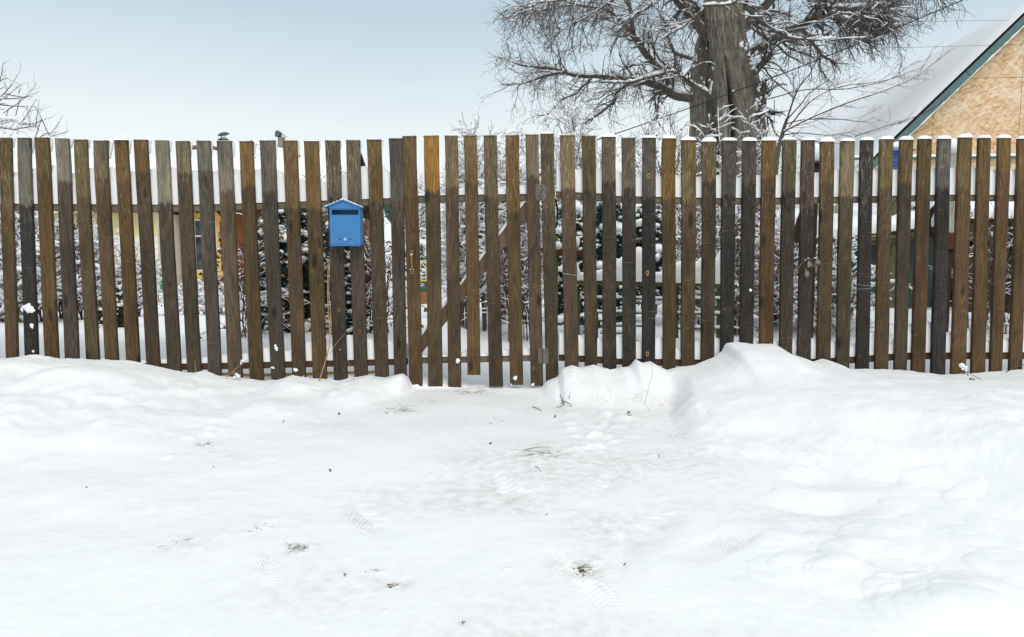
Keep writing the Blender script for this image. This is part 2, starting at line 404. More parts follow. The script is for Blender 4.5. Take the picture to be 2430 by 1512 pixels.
TREADS = [(1385, 1360, .35, 1.1), (1240, 1190, .1, 1.0), (1560, 1250, -.6, .8), (870, 1225, .5, .8), (1180, 1145, .2, .6), (1440, 1150, -.3, .6),
          (1690, 1300, -.9, .8), (1050, 1120, .0, .5), (640, 1330, .3, .6), (1300, 1000, .1, .6), (1480, 1320, -.2, .9)]
_tr = []
for u, v, a, s in TREADS:
    p = P(u, v, 1.0); k = CAM_H / (CAM_H - p[2]); _tr.append((p[0] * k, k, a, s))
def ground_z(x, y):
    x = np.asarray(x, float); y = np.asarray(y, float)
    hx = np.interp(x, _sx, _sz) + .006 * vnoise(x * 14, x * 0 + .3, 3) + .004 * vnoise(x * 37, x * 0, 4)
    wx = .10 * fbm(x * 1.2, y * 1.2, 21, 3)
    # toe of the ploughed banks
    toe = np.interp(x + wx, [-8, -3.2, -2.4, -1.6, -1.1, -.66, -.55, .15, .25, .95, 1.08, 1.5, 2.0, 2.6, 3.4, 8],
                    [2.2, 2.35, 2.5, 2.9, 3.6, 4.25, 4.48, 4.48, 4.2, 3.9, 3.15, 2.6, 2.0, 1.2, .3, -.5]) + .25 * fbm(x * 1.7, y * .9, 31, 3)
    toe = np.where(x > .3, 4.02 + .1 * vnoise(x * 3, x * 0, 6), toe)
    t = np.clip((y - toe) / np.maximum(YC - toe, .12), 0, 1)
    bankL = np.clip(hx, 0, None) * (t * t * (3 - 2 * t) * .55 + .45 * t)
    toeR = np.interp(x + wx, [.6, 1.2, 1.6, 2.0, 2.6, 3.4, 8], [3.15, 2.9, 2.5, 1.9, .9, -.3, -1]) + .2 * fbm(x * 1.3, y * .9, 31, 3)
    tR = np.clip((y - toeR) / 1.3, 0, 1); kf = sstep(3.7, 4.5, y)
    hR = hx * kf + (1 - kf) * np.interp(x, [.8, 1.1, 1.5, 2.2, 3, 6], [.10, .145, .185, .175, .15, .15])
    bankR = np.clip(hR, 0, None) * (1 - (1 - tR) ** 2.2)
    xe = .99 - (4.4 - y) * .15 + .03 * vnoise(x * 2, y * 5, 9) + .012 * vnoise(x * 9, y * 16, 10)
    wR = sstep(-.05, .10, x - xe); wR = np.where(y > 4.45, wR * 0 + (x > 1.0), wR)
    t = t * (1 - wR) + tR * wR; bank = bankL * (1 - wR) + bankR * wR; right = wR * 0
    near = sstep(5.0, 4.6, y)
    z = bank
    z = z + np.where(x > 1.0, right * .07 * sstep(0.0, .5, t), 0) * (1 - sstep(4.1, 4.45, y))
    bk = np.clip(z / .08, 0, 1)
    rough = fbm(x * 3.1, y * 3.1, 41, 5, .5); ridg = 1 - np.abs(fbm(x * 2.3, y * 2.3, 51, 4, .5)) * 2.2
    z = z + near * (rough * (.010 + .036 * bk * np.where(x > 1.0, .4, 1.0) + .007 * sstep(-.5, -1.2, x) * sstep(1.6, 2.6, y)) * (1 - .75 * sstep(4.2, 4.5, y)) + (ridg - .6) * .014 * bk * np.where(x > 1, .4, 1.) * (1 - sstep(4.1, 4.4, y)))
    z = z + near * .010 * fbm(x * .9, y * .9, 61, 3) * (1 - sstep(4.2, 4.5, y))
    # packed track: slight longitudinal ruts
    z = z - near * .012 * (1 - bk) * np.exp(-((x - .1 + .25 * (4.5 - y)) / .5) ** 2)
    for cx, cy, r, hh in CLODS:
        m = (np.abs(x - cx) < 1.3 * r) & (np.abs(y - cy) < 1.3 * r)
        if not np.any(m): continue
        d = ((x - cx) / (r * 1.15)) ** 2 + ((y - cy) / r) ** 2 + .5 * vnoise(x / r * 1.3, y / r * 1.3, int(cx * 91) % 97)
        z = z + np.where(m, np.sqrt(np.clip(1 - d, 0, 1)) * r * hh * (.36 if r < .05 else .11), 0)
    for cx, cy, r, dp in PITS:
        d = ((x - cx) / r) ** 2 + ((y - cy) / (r * .8)) ** 2; z = z - dp * np.exp(-d * 1.2)
    for cx, cy, a, s in _tr:
        dx = x - cx; dy = y - cy; lx = dx * math.cos(a) + dy * math.sin(a); ly = -dx * math.sin(a) + dy * math.cos(a)
        m = np.exp(-((lx / .055) ** 4 + (ly / .15) ** 4)) * (.4 + 1.2 * np.clip(vnoise(x * 9, y * 9, 77) + .5, 0, 1))
        z = z + s * m * (.0055 * np.sign(np.sin((ly + np.abs(lx) * .6) * 330)) * sstep(.15, .6, np.abs(np.sin((ly + np.abs(lx) * .6) * 330))) - .007)
    # garden beyond the fence and the far field
    yb = sstep(4.56, 4.7, y)
    back = .05 + .05 * fbm(x * 1.1, y * 1.1, 71, 4) + .16 * sstep(4.75, 5.3, y) * sstep(.3, .9, np.abs(x - .0)) * (1 - sstep(7, 10, y)) + .14 * sstep(5.5, 7, y) * sstep(2.0, 3.0, x) * (1 - sstep(9, 11, y))
    back = back - .06 * (1 - sstep(4.7, 5.4, y)) * (np.abs(x + .2) < .0)
    gatepath = np.exp(-((x - .0) / .42) ** 4)
    back = back * (1 - gatepath * (1 - sstep(5, 8, y))) + gatepath * .0
    far = sstep(20, 70, y) * .8 * (.6 + fbm(x * .02, y * .02, 81, 3))
    z = z * (1 - yb) + yb * (back + far + .012 * rough)
    return z
def hit(u, v):
    """world point where the sight line through (u, v) meets the snow"""
    p = P(u, v, 1.0); d = p - np.array([0, 0, CAM_H]); t = .8
    ts = np.linspace(.8, 4.9, 800); pts = d[None] * ts[:, None]
    zz = ground_z(pts[:, 0], pts[:, 1]); below = pts[:, 2] + CAM_H < zz
    i = int(np.argmax(below)) if below.any() else 799
    return np.array([pts[i, 0], pts[i, 1], zz[i]])
def build_ground():
    pos = [.0]; a = 1.05
    tc = np.arange(-1.0, 1.0001, .0026)
    outer = 1.0 + np.cumsum(np.geomspace(.004, 14, 42))
    t = np.concatenate([-outer[::-1], tc, outer])
    ys = []
    y = 1.0
    while y < 4.25: ys.append(y); y += max(.0035, .0026 * y * y / CAM_H * .62)
    while y < 5.0: ys.append(y); y += .011
    while y < 12: ys.append(y); y *= 1.012
    while y < 900: ys.append(y); y *= 1.07
    ys = np.array([-300, -120, -50, -20, -10, -6, -4, -3, -2, -1.4, -1, -.6, -.3, 0, .2, .4, .55, .7, .8, .88, .94] + ys)
    TT, YY = np.meshgrid(t, ys); X = TT * np.maximum(np.abs(YY), 1.0)
    Z = ground_z(X, YY)
    V = np.stack([X, YY, Z], -1).reshape(-1, 3); nr, nc = X.shape
    idx = np.arange(nr * nc).reshape(nr, nc)
    Fc = np.stack([idx[:-1, :-1], idx[:-1, 1:], idx[1:, 1:], idx[1:, :-1]], -1).reshape(-1, 4)
    o = mesh_obj('snow_ground', V, Fc, SNOW_G, smooth=True)
    x = V[:, 0]; y = V[:, 1]
    d = .55 * np.clip(fbm(x * 1.3, y * 2.0, 91, 4) * 1.6, 0, 1) * sstep(4.9, 4.3, y) * (V[:, 2] < .05) * np.exp(-((x - .1) / 1.5) ** 4)
    for u, v, r, s in [(1385, 1350, .09, 1.), (705, 1300, .07, .8), (430, 1290, .10, .5), (1440, 1270, .16, .55), (1280, 1075, .10, .7), (935, 1390, .05, .7), (1010, 950, .16, .55), (1120, 930, .14, .9),
                       (950, 975, .10, .6), (760, 1395, .2, .4), (2200, 1050, .01, .0), (1230, 1440, .2, .35), (490, 1050, .07, .5), (1600, 1040, .05, .5), (1400, 1110, .3, .15), (1450, 1010, .2, .25)]:
        p = hit(u, v); d += s * np.exp(-(((x - p[0]) / r) ** 2 + ((y - p[1]) / (r * .8)) ** 2))
    at = o.data.attributes.new('dirt', 'FLOAT', 'POINT'); at.data.foreach_set('value', np.clip(d, 0, 1).astype(np.float32))
    tag(o, 'trampled snow with banks ploughed up against the fence', kind='structure')
build_ground()

# ------------------------------------------------------------------ house with chipboard gable (right)
def m_osb():
    m = NT('osb_board', .75); t = m.n('ShaderNodeTexCoord').outputs['Object']
    wv = m.noise(t, 5., 2); lay = []
    for ang, sc, s2 in ((.35, 26, 5.5), (-.6, 22, 6.5), (1.15, 24, 5.), (.05, 30, 7)):
        mp = m.n('ShaderNodeMapping'); mp.inputs['Rotation'].default_value = (0, ang, 0); m.l(t, mp.inputs[0])
        m2 = m.n('ShaderNodeMapping'); m2.inputs['Scale'].default_value = (s2, 8, sc); m.l(mp.outputs[0], m2.inputs[0])
        v = m.n('ShaderNodeTexVoronoi'); v.inputs['Scale'].default_value = 1.5; m.l(m2.outputs[0], v.inputs['Vector'])
        s = m.n('ShaderNodeSeparateColor'); m.l(v.outputs['Color'], s.inputs[0]); lay.append(s.outputs['Red'])
    a = m.math('ADD', m.math('MULTIPLY', lay[0], .32), m.math('MULTIPLY', lay[1], .28)); a = m.math('ADD', a, m.math('MULTIPLY', lay[2], .24)); a = m.math('ADD', a, m.math('MULTIPLY', lay[3], .16))
    big = m.noise(t, 1.1, 4, .6); a = m.math('ADD', a, m.math('MULTIPLY', m.math('SUBTRACT', big, .5), .18))
    c = m.ramp(a, [(.18, lin(190, 150, 108)), (.36, lin(208, 172, 130)), (.55, lin(222, 192, 152)), (.78, lin(232, 214, 186))])
    c = m.mix(m.ramp(big, [(.45, 0.), (.62, .55)]), c, m.mix(.5, c, lin(216, 206, 190)))
    m.col(c); m.bump(a, .25, .003); return m.m
OSB = m_osb()
GREEN_T = m_plain('green_trim_paint', lin(84, 114, 112), .55, .08, 6)
def clip_poly(poly, n, c):
    """keep points with n.p <= c (2D)"""
    out = []
    for i in range(len(poly)):
        a, b = poly[i], poly[(i + 1) % len(poly)]; da = n[0] * a[0] + n[1] * a[1] - c; db = n[0] * b[0] + n[1] * b[1] - c
        if da <= 0: out.append(a)
        if (da < 0) != (db < 0) and abs(da - db) > 1e-9:
            t = da / (da - db); out.append((a[0] + t * (b[0] - a[0]), a[1] + t * (b[1] - a[1])))
    return out
def house_right():
    YG = 11.0; ap = P(2446, 8, YG); rd = np.array([.084, 1, 0]); rd /= np.linalg.norm(rd); gs = np.array([rd[1], -rd[0], 0])
    root = thing('chipboard_house', 'house with bare chipboard gable, green verge trim and snow covered roof', 'house', (ap[0], ap[1], 0))
    HW = 2.65; sl = 1.015; ZA = ap[2]
    W3 = lambda s, z, d=0.: np.array([ap[0], ap[1], 0]) + gs * s + rd * d + np.array([0, 0, z])
    ledge = P(2330, 371, YG)[2]
    under = .16
    for zone, (za, zb) in enumerate(((0.0, ledge - .03), (ledge + .02, ZA))):
        cols = np.arange(-HW + .1, HW, 1.25) if zone else np.arange(-HW + .1, HW, .9)
        for ci in range(len(cols)):
            s0 = cols[ci] + .003; s1 = min(cols[ci] + (1.25 if zone else .9), HW - .1) - .003
            zz = za
            while zz < zb - .02:
                z1 = min(zz + (2.5 if not zone else 1.15), zb)
                pl = [(s0, zz + .003), (s1, zz + .003), (s1, z1 - .003), (s0, z1 - .003)]
                pl = clip_poly(pl, (-sl, 1), ZA - under); pl = clip_poly(pl, (sl, 1), ZA - under)
                if len(pl) >= 3:
                    mb = MB(); mb.prism([W3(a, b, .0 + .002 * ((ci + int(zz)) % 2)) for a, b in pl], rd * .02); mb.build('chipboard_panel', OSB, root, loc=W3(0, 0))
                zz = z1
    mb = MB(); pl = [(-HW + .1, 0), (HW - .1, 0), (HW - .1, ZA - under - sl * (HW - .1)), (0, ZA - under), (-HW + .1, ZA - under - sl * (HW - .1))]
    mb.prism([W3(a, b, .03) for a, b in pl], rd * 11.0); mb.build('wall', m_plain('house_core', lin(150, 135, 115)), root)
    # roof slabs, snow, trims
    for sgn in (-1, 1):
        nrm = gs * sgn * sl + np.array([0, 0, 1]); nrm /= np.linalg.norm(nrm)
        e = lambda s, d, off: W3(sgn * s, ZA - sl * s, d) + nrm * off
        mb = MB(); mb.prism([e(0, -.18, -.10), e(HW + .25, -.18, -.10), e(HW + .25, -.18, -.03), e(0, -.18, -.03)], rd * 11.5)
        mb.build('roof', POSTV, root)
        n, k = 60, 14
        S, D = np.meshgrid(np.linspace(0, HW + .3, k), np.linspace(-.12, 11.3, n)); V = []
        for s, d in zip(S.ravel(), D.ravel()):
            hgt = .075 + .008 * float(vnoise(s * 1.2, d * .8, 5)) + .0012 * math.sin(d * 18)
            if s > HW + .2: hgt *= .3
            if d < -.1: hgt *= .35
            V.append(e(s, d, hgt - .03))
        idx = np.arange(n * k).reshape(n, k); Fq = np.stack([idx[:-1, :-1], idx[:-1, 1:], idx[1:, 1:], idx[1:, :-1]], -1).reshape(-1, 4)
        mesh_obj('roof_snow', V, Fq, SNOW, root, smooth=True)
        # verge boards in three lengths
        for q in range(3):
            a = q * (HW + .3) / 3 + .004; b = (q + 1) * (HW + .3) / 3 - .004
            mb = MB(); mb.prism([e(a, -.20 - .003 * q, -.125), e(b, -.20 - .003 * q, -.125), e(b, -.20 - .003 * q, -.03), e(a, -.20 - .003 * q, -.03)], rd * .02)
            mb.build('verge_board', GREEN_T, root)
        pts = []
        for s in np.linspace(.1, HW + .2, 60): pts.append(e(s, -.20, -.135 + .006 * random.random()))
        V, Fq = tubes([(np.array(pts), np.array([.004 + .014 * max(0, random.random() - .3) for _ in pts]))], 5); mesh_obj('verge_snow', V, Fq, SNOW, root, smooth=True)
    mb = MB(); mb.prism([W3(-HW + .05, ledge - .03, -.07), W3(HW, ledge - .03, -.07), W3(HW, ledge, -.07), W3(-HW + .05, ledge, -.07)], rd * .09); mb.build('ledge', GREEN_T, root)
    mb = MB(); mb.prism([W3(-HW + .06, ledge + .002, -.06), W3(HW, ledge + .002, -.06), W3(HW, ledge + .035, -.05), W3(-HW + .06, ledge + .035, -.05)], rd * .045); mb.build('ledge_snow', SNOW, root)
house_right()

# ------------------------------------------------------------------ cottage behind the fence (left)
CREAM = m_plain('cream_siding_paint', lin(226, 222, 208), .6, .06, 5)
CREAMY = m_plain('pale_yellow_siding_paint', lin(220, 208, 150), .6, .06, 5)
BROWNW = m_plain('brown_wall_paint', lin(122, 70, 36), .7, .25, 5)
YEL = m_plain('yellow_carved_paint', lin(226, 184, 90), .5, .12, 6)
WHITEP = m_plain('white_window_paint', lin(216, 212, 200), .5, .06)
def m_glass():
    m = NT('window_glass', .08); m.col(m.ramp(m.noise(m.coords(), 3., 3), [(.4, lin(40, 46, 52)), (.6, lin(86, 96, 104))])); m.b.inputs['Specular IOR Level'].default_value = .7; return m.m
GLASS = m_glass()
REDR = m_plain('red_roof_tile', lin(160, 104, 92), .8, .2, 20)
GREY = m_plain('grey_metal', lin(92, 96, 98), .5, .2, 14)
CONC = m_plain('grey_plinth', lin(168, 170, 168), .9, .15, 5)
def snow_slab(name, parent, p00, p10, p01, p11, thick, nu=40, nv=10, seed=0, ext=0.0):
    """snow lying on the quad p00-p10 (eave) / p01-p11 (ridge), rounded over the eave"""
    p00, p10, p01, p11 = [np.array(p, float) for p in (p00, p10, p01, p11)]
    V = []
    rows = [-.0, .0, .02, .06] + list(np.linspace(.12, 1, nv))
    for j, b in enumerate(rows):
        for i in range(nu):
            a = i / (nu - 1); q = (p00 * (1 - a) + p10 * a) * (1 - b) + (p01 * (1 - a) + p11 * a) * b
            k = (0, .55, .85, 1.0)[j] if j < 4 else 1.0
            if i in (0, nu - 1): k *= 0
            if i in (1, nu - 2): k *= .8
            h = thick * k * (1 + .35 * float(fbm(np.array(a * 14 + seed), np.array(b * 4), 3, 3)))
            V.append(q + np.array([0, -.03 * (j == 1), h]))
    n = len(rows); idx = np.arange(n * nu).reshape(n, nu)
    return mesh_obj(name, V, np.stack([idx[:-1, :-1], idx[:-1, 1:], idx[1:, 1:], idx[1:, :-1]], -1).reshape(-1, 4), SNOW, parent, smooth=True)
def cottage():
    Y = 16.0
    xl = P(428, 500, Y)[0]; xr = P(760, 500, Y)[0]; ze = P(500, 495, Y)[2]; YR = 19.2; zr = P(500, 356, YR)[2]
    root = thing('brown_cottage', 'low brown cottage with carved yellow window under a thick snowy roof', 'house', (xl, Y, 0))
    MB().box(xl, xr, Y, Y + 6.2, .25, ze, 0).build('wall', BROWNW, root)
    for k in range(11):
        x0 = xl + k * (xr - xl) / 11
        MB().box(x0 + .004, x0 + (xr - xl) / 11 - .004, Y - .022, Y - .002, .30, ze - .12, .004).build('plank', BROWNW, root)
    MB().box(xl - .05, xr + .05, Y - .05, Y + 6.2, 0, .25).build('plinth', CONC, root)
    mb = MB(); mb.prism([(xl - .25, Y - .4, ze - .02), (xl - .25, Y + 3.2, zr - .08), (xl - .25, Y + 6.6, ze - .02), (xl - .25, Y + 6.6, ze + .05), (xl - .25, Y + 3.2, zr), (xl - .25, Y - .4, ze + .05)], (xr - xl + .5, 0, 0))
    mb.build('roof', POSTV, root)
    MB().box(xl - .28, xr + .28, Y - .44, Y - .40, ze - .05, ze + .06).build('eave_board', GREEN_T, root)
    snow_slab('roof_snow', root, (xl - .25, Y - .42, ze + .05), (xr + .25, Y - .42, ze + .05), (xl - .25, Y + 3.2, zr), (xr + .25, Y + 3.2, zr), .22)
    for (u0, u1, v0, v1) in ((426, 505, 345, 352), (503, 565, 348, 354), (600, 615, 342, 352), (685, 700, 338, 345), (762, 790, 345, 349)):
        a = P(u0, v0, YR - .15); b = P(u1, v1, YR - .15); MB().box(a[0], b[0], YR - .17, YR + .1, b[2], a[2], .01).build('ridge_tile', REDR, root)
    # carved window
    wl_, wr_, wb, wt = P(458, 640, Y)[0], P(527, 640, Y)[0], P(500, 655, Y)[2], P(500, 503, Y)[2]
    cx = (wl_ + wr_) / 2; yy = Y - .06
    f = MB(); fw = .07
    f.box(wl_, wl_ + fw, yy, Y - .003, wb + .08, wt - .1, .008); f.box(wr_ - fw, wr_, yy, Y - .003, wb + .08, wt - .1, .008)
    win = f.build('window', YEL, root)
    n = 24; crest = []
    for i in range(n + 1):
        a = i / n * 2 - 1; crest.append((cx + a * (wr_ - wl_ + .12) / 2, wt - .10 + .10 * math.cos(a * math.pi * .5) + .045 * math.cos(a * math.pi * 3) + .02))
    low = [(cx + a * (wr_ - wl_ + .12) / 2, wt - .17 + .05 * math.cos(a * 3)) for a in np.linspace(1, -1, 12)]
    mb = MB(); mb.prism([(x, yy - .02, z) for x, z in crest + low][::-1], (0, .05, 0)); mb.build('carved_crest', YEL, win)
    mb = MB(); ap = [(cx + a * (wr_ - wl_ + .1) / 2, wb + .10) for a in (-1, 1)]
    scal = [(cx + a * (wr_ - wl_ + .1) / 2, wb - .04 + .05 * math.cos(a * 7)) for a in np.linspace(1, -1, 22)]
    mb.prism([(x, yy - .015, z) for x, z in ap + scal][::-1], (0, .045, 0)); mb.build('carved_apron', YEL, win)
    MB().box(wl_ + fw, wr_ - fw, Y - .034, Y - .024, wb + .1, wt - .16).build('pane', GLASS, win)
    fr = MB(); a0, a1, z0, z1 = wl_ + fw, wr_ - fw, wb + .1, wt - .16
    fr.box(a0, a0 + .035, Y - .055, Y - .036, z0, z1); fr.box(a1 - .035, a1, Y - .055, Y - .036, z0, z1); fr.box(a0 + .035, a1 - .035, Y - .055, Y - .036, z0, z0 + .04); fr.box(a0 + .035, a1 - .035, Y - .055, Y - .036, z1 - .04, z1)
    fr.box(a0 + .035, a1 - .035, Y - .053, Y - .036, z0 + (z1 - z0) * .66, z0 + (z1 - z0) * .66 + .04); fr.box((a0 + a1) / 2 - .018, (a0 + a1) / 2 + .018, Y - .057, Y - .036, z0 + .041, z1 - .041)
    fr.build('sash', WHITEP, win)
    # orange end board and green shutter beside the corner
    a = P(372, 620, Y - .8); b = P(388, 515, Y - .8)
    MB().box(a[0], b[0] + .1, Y - .8, Y - .76, a[2], b[2], .004).build('corner_board', m_plain('tan_board', lin(198, 158, 118), .7, .2, 5), root)
    g = P(375, 692, Y - 1.0); h = P(388, 625, Y - 1.0); mb = MB(); mb.prism([(g[0], Y - 1.0, g[2]), (h[0] + .05, Y - 1.0, g[2]), (h[0] + .05, Y - 1.0, h[2]), (h[0] - .05, Y - 1.0, h[2])], (0, .04, 0)); mb.build('green_panel', m_plain('green_panel_paint', lin(58, 128, 84), .6), root)
    # lamp bracket
    q = P(374, 503, Y - .85); MB().box(q[0] - .05, q[0] + .06, q[1] - .08, q[1], q[2] - .14, q[2] + .06, .01).build('wall_lamp', GREY, root)
cottage()
def wing():
    Y = 15.0; xl = P(-260, 500, Y)[0]; xr = P(372, 500, Y)[0]; ze = P(300, 505, Y)[2]; zr = P(300, 395, 17.5)[2]
    root = thing('cream_outbuilding', 'cream plank sided outbuilding with snowy roof left of the brown cottage', 'outbuilding', (xl, Y, 0))
    MB().box(xl, xr, Y, Y + 4.4, .0, ze).build('wall', CREAM, root)
    z = .12; k = 0
    while z < ze - .05:
        MB().prism([(xl, Y - .016, z), (xl, Y - .004, z + .136), (xl, Y - .001, z + .136), (xl, Y - .001, z)], (xr - xl, 0, 0)).build('siding_board', CREAMY if z > ze - .48 else CREAM, root)
        z += .14; k += 1
    mb = MB(); mb.prism([(xl - .2, Y - .35, ze - .02), (xl - .2, Y + 2.5, zr - .08), (xl - .2, Y + 4.8, ze - .02), (xl - .2, Y + 4.8, ze + .05), (xl - .2, Y + 2.5, zr), (xl - .2, Y - .35, ze + .05)], (xr - xl + .3, 0, 0)); mb.build('roof', m_plain('brown_eave', lin(110, 74, 50)), root)
    snow_slab('roof_snow', root, (xl - .2, Y - .37, ze + .05), (xr + .1, Y - .37, ze + .05), (xl - .2, Y + 2.5, zr), (xr + .1, Y + 2.5, zr), .2, nu=60, seed=4)
wing()
def cowls():
    r = thing('roof_flue', 'round dark disc cap on a short flue above the snowy roof', 'roof flue', P(529, 332, 19.2))
    c = P(530, 326, 19.2)
    MB().cyl(c + [0, 0, -.55], c + [0, 0, -.06], .13, .12, 16).build('flue', GREY, r, True)
    MB().cyl(c + [0, 0, -.06], c + [0, 0, .0], .15, .06, 16).build('collar', m_plain('snowy_grey', lin(150, 152, 152)), r, True)
    mb = MB(); d = c + [0, 0, .09]; mb.cyl(d + [0.01, 0, -.02], d + [0, 0, .02], .155, .10, 20); o = mb.build('disc', GREY, r)
    mb = MB(); mb.cyl(c + [-.05, 0, -.01], c + [-.05, 0, .08], .008, n=5); mb.cyl(c + [.05, 0, -.01], c + [.05, 0, .08], .008, n=5); mb.build('strut', GREY, r)
    r = thing('chimney_cowl', 'dark hooded chimney cowl with slots on the snowy roof', 'chimney cowl', P(668, 332, 18.8))
    Y = 18.8; c = P(664, 323, Y)
    mb = MB(); mb.cyl(c + [.035, 0, -.75], c + [.035, 0, -.04], .088, .085, 14); mb.build('pipe', m_plain('cowl_pipe', lin(128, 126, 118)), r, True)
    mb = MB(); mb.cyl(c + [-.10, 0, .055], c + [.03, 0, .035], .078, .07, 18); mb.build('drum', GREY, r, True)
    MB().prism([(c[0] - .06, Y - .08, c[2] + .135), (c[0] + .17, Y - .08, c[2] - .03), (c[0] + .17, Y - .08, c[2] - .015), (c[0] - .05, Y - .08, c[2] + .148)], (0, .16, 0)).build('hood', m_plain('cowl_hood', lin(120, 118, 110)), r)
    for dx in (.055, .10, .135): MB().box(c[0] + dx, c[0] + dx + .014, Y - .07, Y - .05, c[2] - .10, c[2] + .06 - dx * .7).build('slat', GREY, r)
cowls()

# ------------------------------------------------------------------ sheds, trellis and odds behind the fence
def backyard_right():
    # low shed with snowy roof and dark teal wall
    Y = 7.2; r = thing('low_shed', 'low dark teal shed with sagging plank roof deep in snow', 'shed', (P(2130, 700, Y)[0], Y, 0))
    x0, x1 = P(2035, 600, Y)[0], P(2225, 600, Y)[0]; zl, zr = P(2035, 560, Y)[2], P(2225, 545, Y)[2]
    TE = m_wood('teal_wall_paint', lin(82, 94, 92), grain=(40, 40, 3))
    for k in range(8):
        a = x0 + (x1 - x0) * k / 8; b = x0 + (x1 - x0) * (k + 1) / 8; MB().box(a + .002, b - .002, Y, Y + .02, 0, zl + (zr - zl) * k / 8 - .02, .003).build('plank', TE, r)
    e0, e1 = P(1962, 572, Y - .25), P(2232, 540, Y - .25)
    for k in range(6):
        z = -.013 * k
        mb = MB(); mb.prism([e0 + [0, .30 * k, .035 * k], e1 + [0, .30 * k, .035 * k], e1 + [0, .30 * k + .29, .035 * k + .034], e0 + [0, .30 * k + .29, .035 * k + .034]], (0, 0, .022)); mb.build('roof_board', POST, r)
    mb = MB(); mb.bar(e0 + [0, .03, -.035], e1 + [0, .03, -.03], .03, .04); mb.bar(e0 + [.1, .06, -.075], e1 + [0, .06, -.065], .03, .03); mb.build('fascia', POST, r)
    snow_slab('roof_snow', r, e0 + [0, -.03, .02], e1 + [0, -.03, .02], e0 + [0, 1.8, .24], e1 + [0, 1.8, .24], .14, seed=8)
    MB().box(x0, x0 + .03, Y + .02, Y + 1.6, 0, zl - .03).build('side_wall', TE, r)
    # beige house wall behind
    Y = 9.2; r = thing('beige_outbuilding', 'plain beige rendered wall of an outbuilding behind the low shed', 'outbuilding', (P(2080, 500, Y)[0], Y, 0))
    a, b = P(1985, 520, Y)[0], P(2212, 520, Y)[0]; zt = P(2080, 470, Y)[2]
    MB().box(a, b, Y, Y + 1.2, 0, zt, .01).build('wall', m_plain('beige_render', lin(176, 168, 148), .9, .1, 3), r)
    snow_slab('roof_snow', r, (a - .1, Y - .1, zt), (b + .1, Y - .1, zt), (a - .1, Y + 1.3, zt + .1), (b + .1, Y + 1.3, zt + .1), .18, seed=2)
    # pale green plank screen
    Y = 7.8; r = thing('pale_green_screen', 'weathered pale green plank screen half hidden by snowy shrubs', 'screen', (P(1950, 700, Y)[0], Y, 0))
    for k in range(7):
        a = P(1915 + 13 * k, 600, Y)[0]; MB().box(a + .002, a + .058, Y, Y + .02, 0, P(0, 484 + (k * 7) % 5, Y)[2], .003).build('plank', m_wood('pale_green_plank', lin(150, 160, 142), grain=(50, 50, 3)), r)
    # leaning timber
    a = P(1951, 378, 5.5); b = P(1884, 575, 5.6)
    o = MB().bar(a, b, .06, .055).build('leaning_timber', POSTV); tag(o, 'dark timber leaning diagonally behind the fence above the green screen', 'timber')
    # T post with snow
    Y = 5.4; r = thing('capped_post', 'short dark post with tall snow cap just behind the fence', 'post', (P(1943, 381, Y)[0], Y, 0))
    a = P(1930, 382, Y); b = P(1956, 388, Y); MB().box(a[0], b[0], Y, Y + .12, b[2], a[2], .004).build('cross_board', POSTV, r)
    MB().box(a[0] + .03, a[0] + .06, Y + .03, Y + .07, 0, b[2] - .003).build('post', POSTV, r)
    V, Fq = blobs([[(a[0] + b[0]) / 2, Y + .06, a[2] + .055]], [.055], 1.4, .1); mesh_obj('snow_cap', V, Fq, SNOW, r, True)
    # blue box with snow
    Y = 7.0; r = thing('blue_box', 'bright blue ribbed box capped with snow above the low shed', 'box', (P(2140, 400, Y)[0], Y, 0))
    a = P(2119, 359, Y); b = P(2163, 402, Y); BL2 = m_plain('blue_siding_paint', lin(58, 92, 150), .5)
    for k in range(5):
        z1 = a[2] - (a[2] - b[2]) * k / 5; z0 = a[2] - (a[2] - b[2]) * (k + 1) / 5; MB().box(a[0], b[0], Y + .004 * (k % 2), Y + .18, z0 + .003, z1, .004).build('board', BL2, r)
    MB().box(a[0] - .02, b[0] + .02, Y - .03, Y + .22, a[2] + .002, a[2] + .02).build('lid', m_plain('blue_lid', lin(96, 130, 176), .5), r)
    V, Fq = blobs([[(a[0] + b[0]) / 2, Y + .09, a[2] + .055], [a[0] + .05, Y + .08, a[2] + .05], [b[0] - .04, Y + .08, a[2] + .04]], [.09, .06, .06], .6, .1); mesh_obj('snow_cap', V, Fq, SNOW, r, True)
    MB().box((a[0] + b[0]) / 2 - .04, (a[0] + b[0]) / 2 + .04, Y + .04, Y + .12, 0, b[2]).build('post', POST, r)
    # grey post, red bracket, black tyre
    Y = 5.6; r = thing('grey_post', 'pale grey post with red foot behind the fence', 'post', (P(2264, 550, Y)[0], Y, 0))
    a = P(2254, 357, Y); b = P(2272, 553, Y); MB().box(a[0], b[0], Y, Y + .06, b[2], a[2], .005).build('shaft', m_wood('grey_post_wood', lin(168, 168, 158), grain=(40, 40, 3)), r)
    MB().box(a[0] + .015, b[0] - .015, Y + .015, Y + .045, 0, P(0, 592, Y)[2] - .002, .004).build('stake', POSTV, r); MB().box(a[0] - .0, b[0] + .005, Y - .01, Y + .07, P(0, 592, Y)[2], b[2] - .002, .004).build('foot', m_plain('rusty_red', lin(100, 46, 38), .7, .3, 8), r)
    V, Fq = blobs([[(a[0] + b[0]) / 2 - .03, Y + .03, a[2] + .03]], [.07], .8, .1); mesh_obj('snow_cap', V, Fq, SNOW, r, True)
    Y = 5.75; c = P(2240, 527, Y); pts = np.array([c + [.115 * math.cos(t), .02, .14 * math.sin(t)] for t in np.linspace(0, 2 * math.pi, 33)])
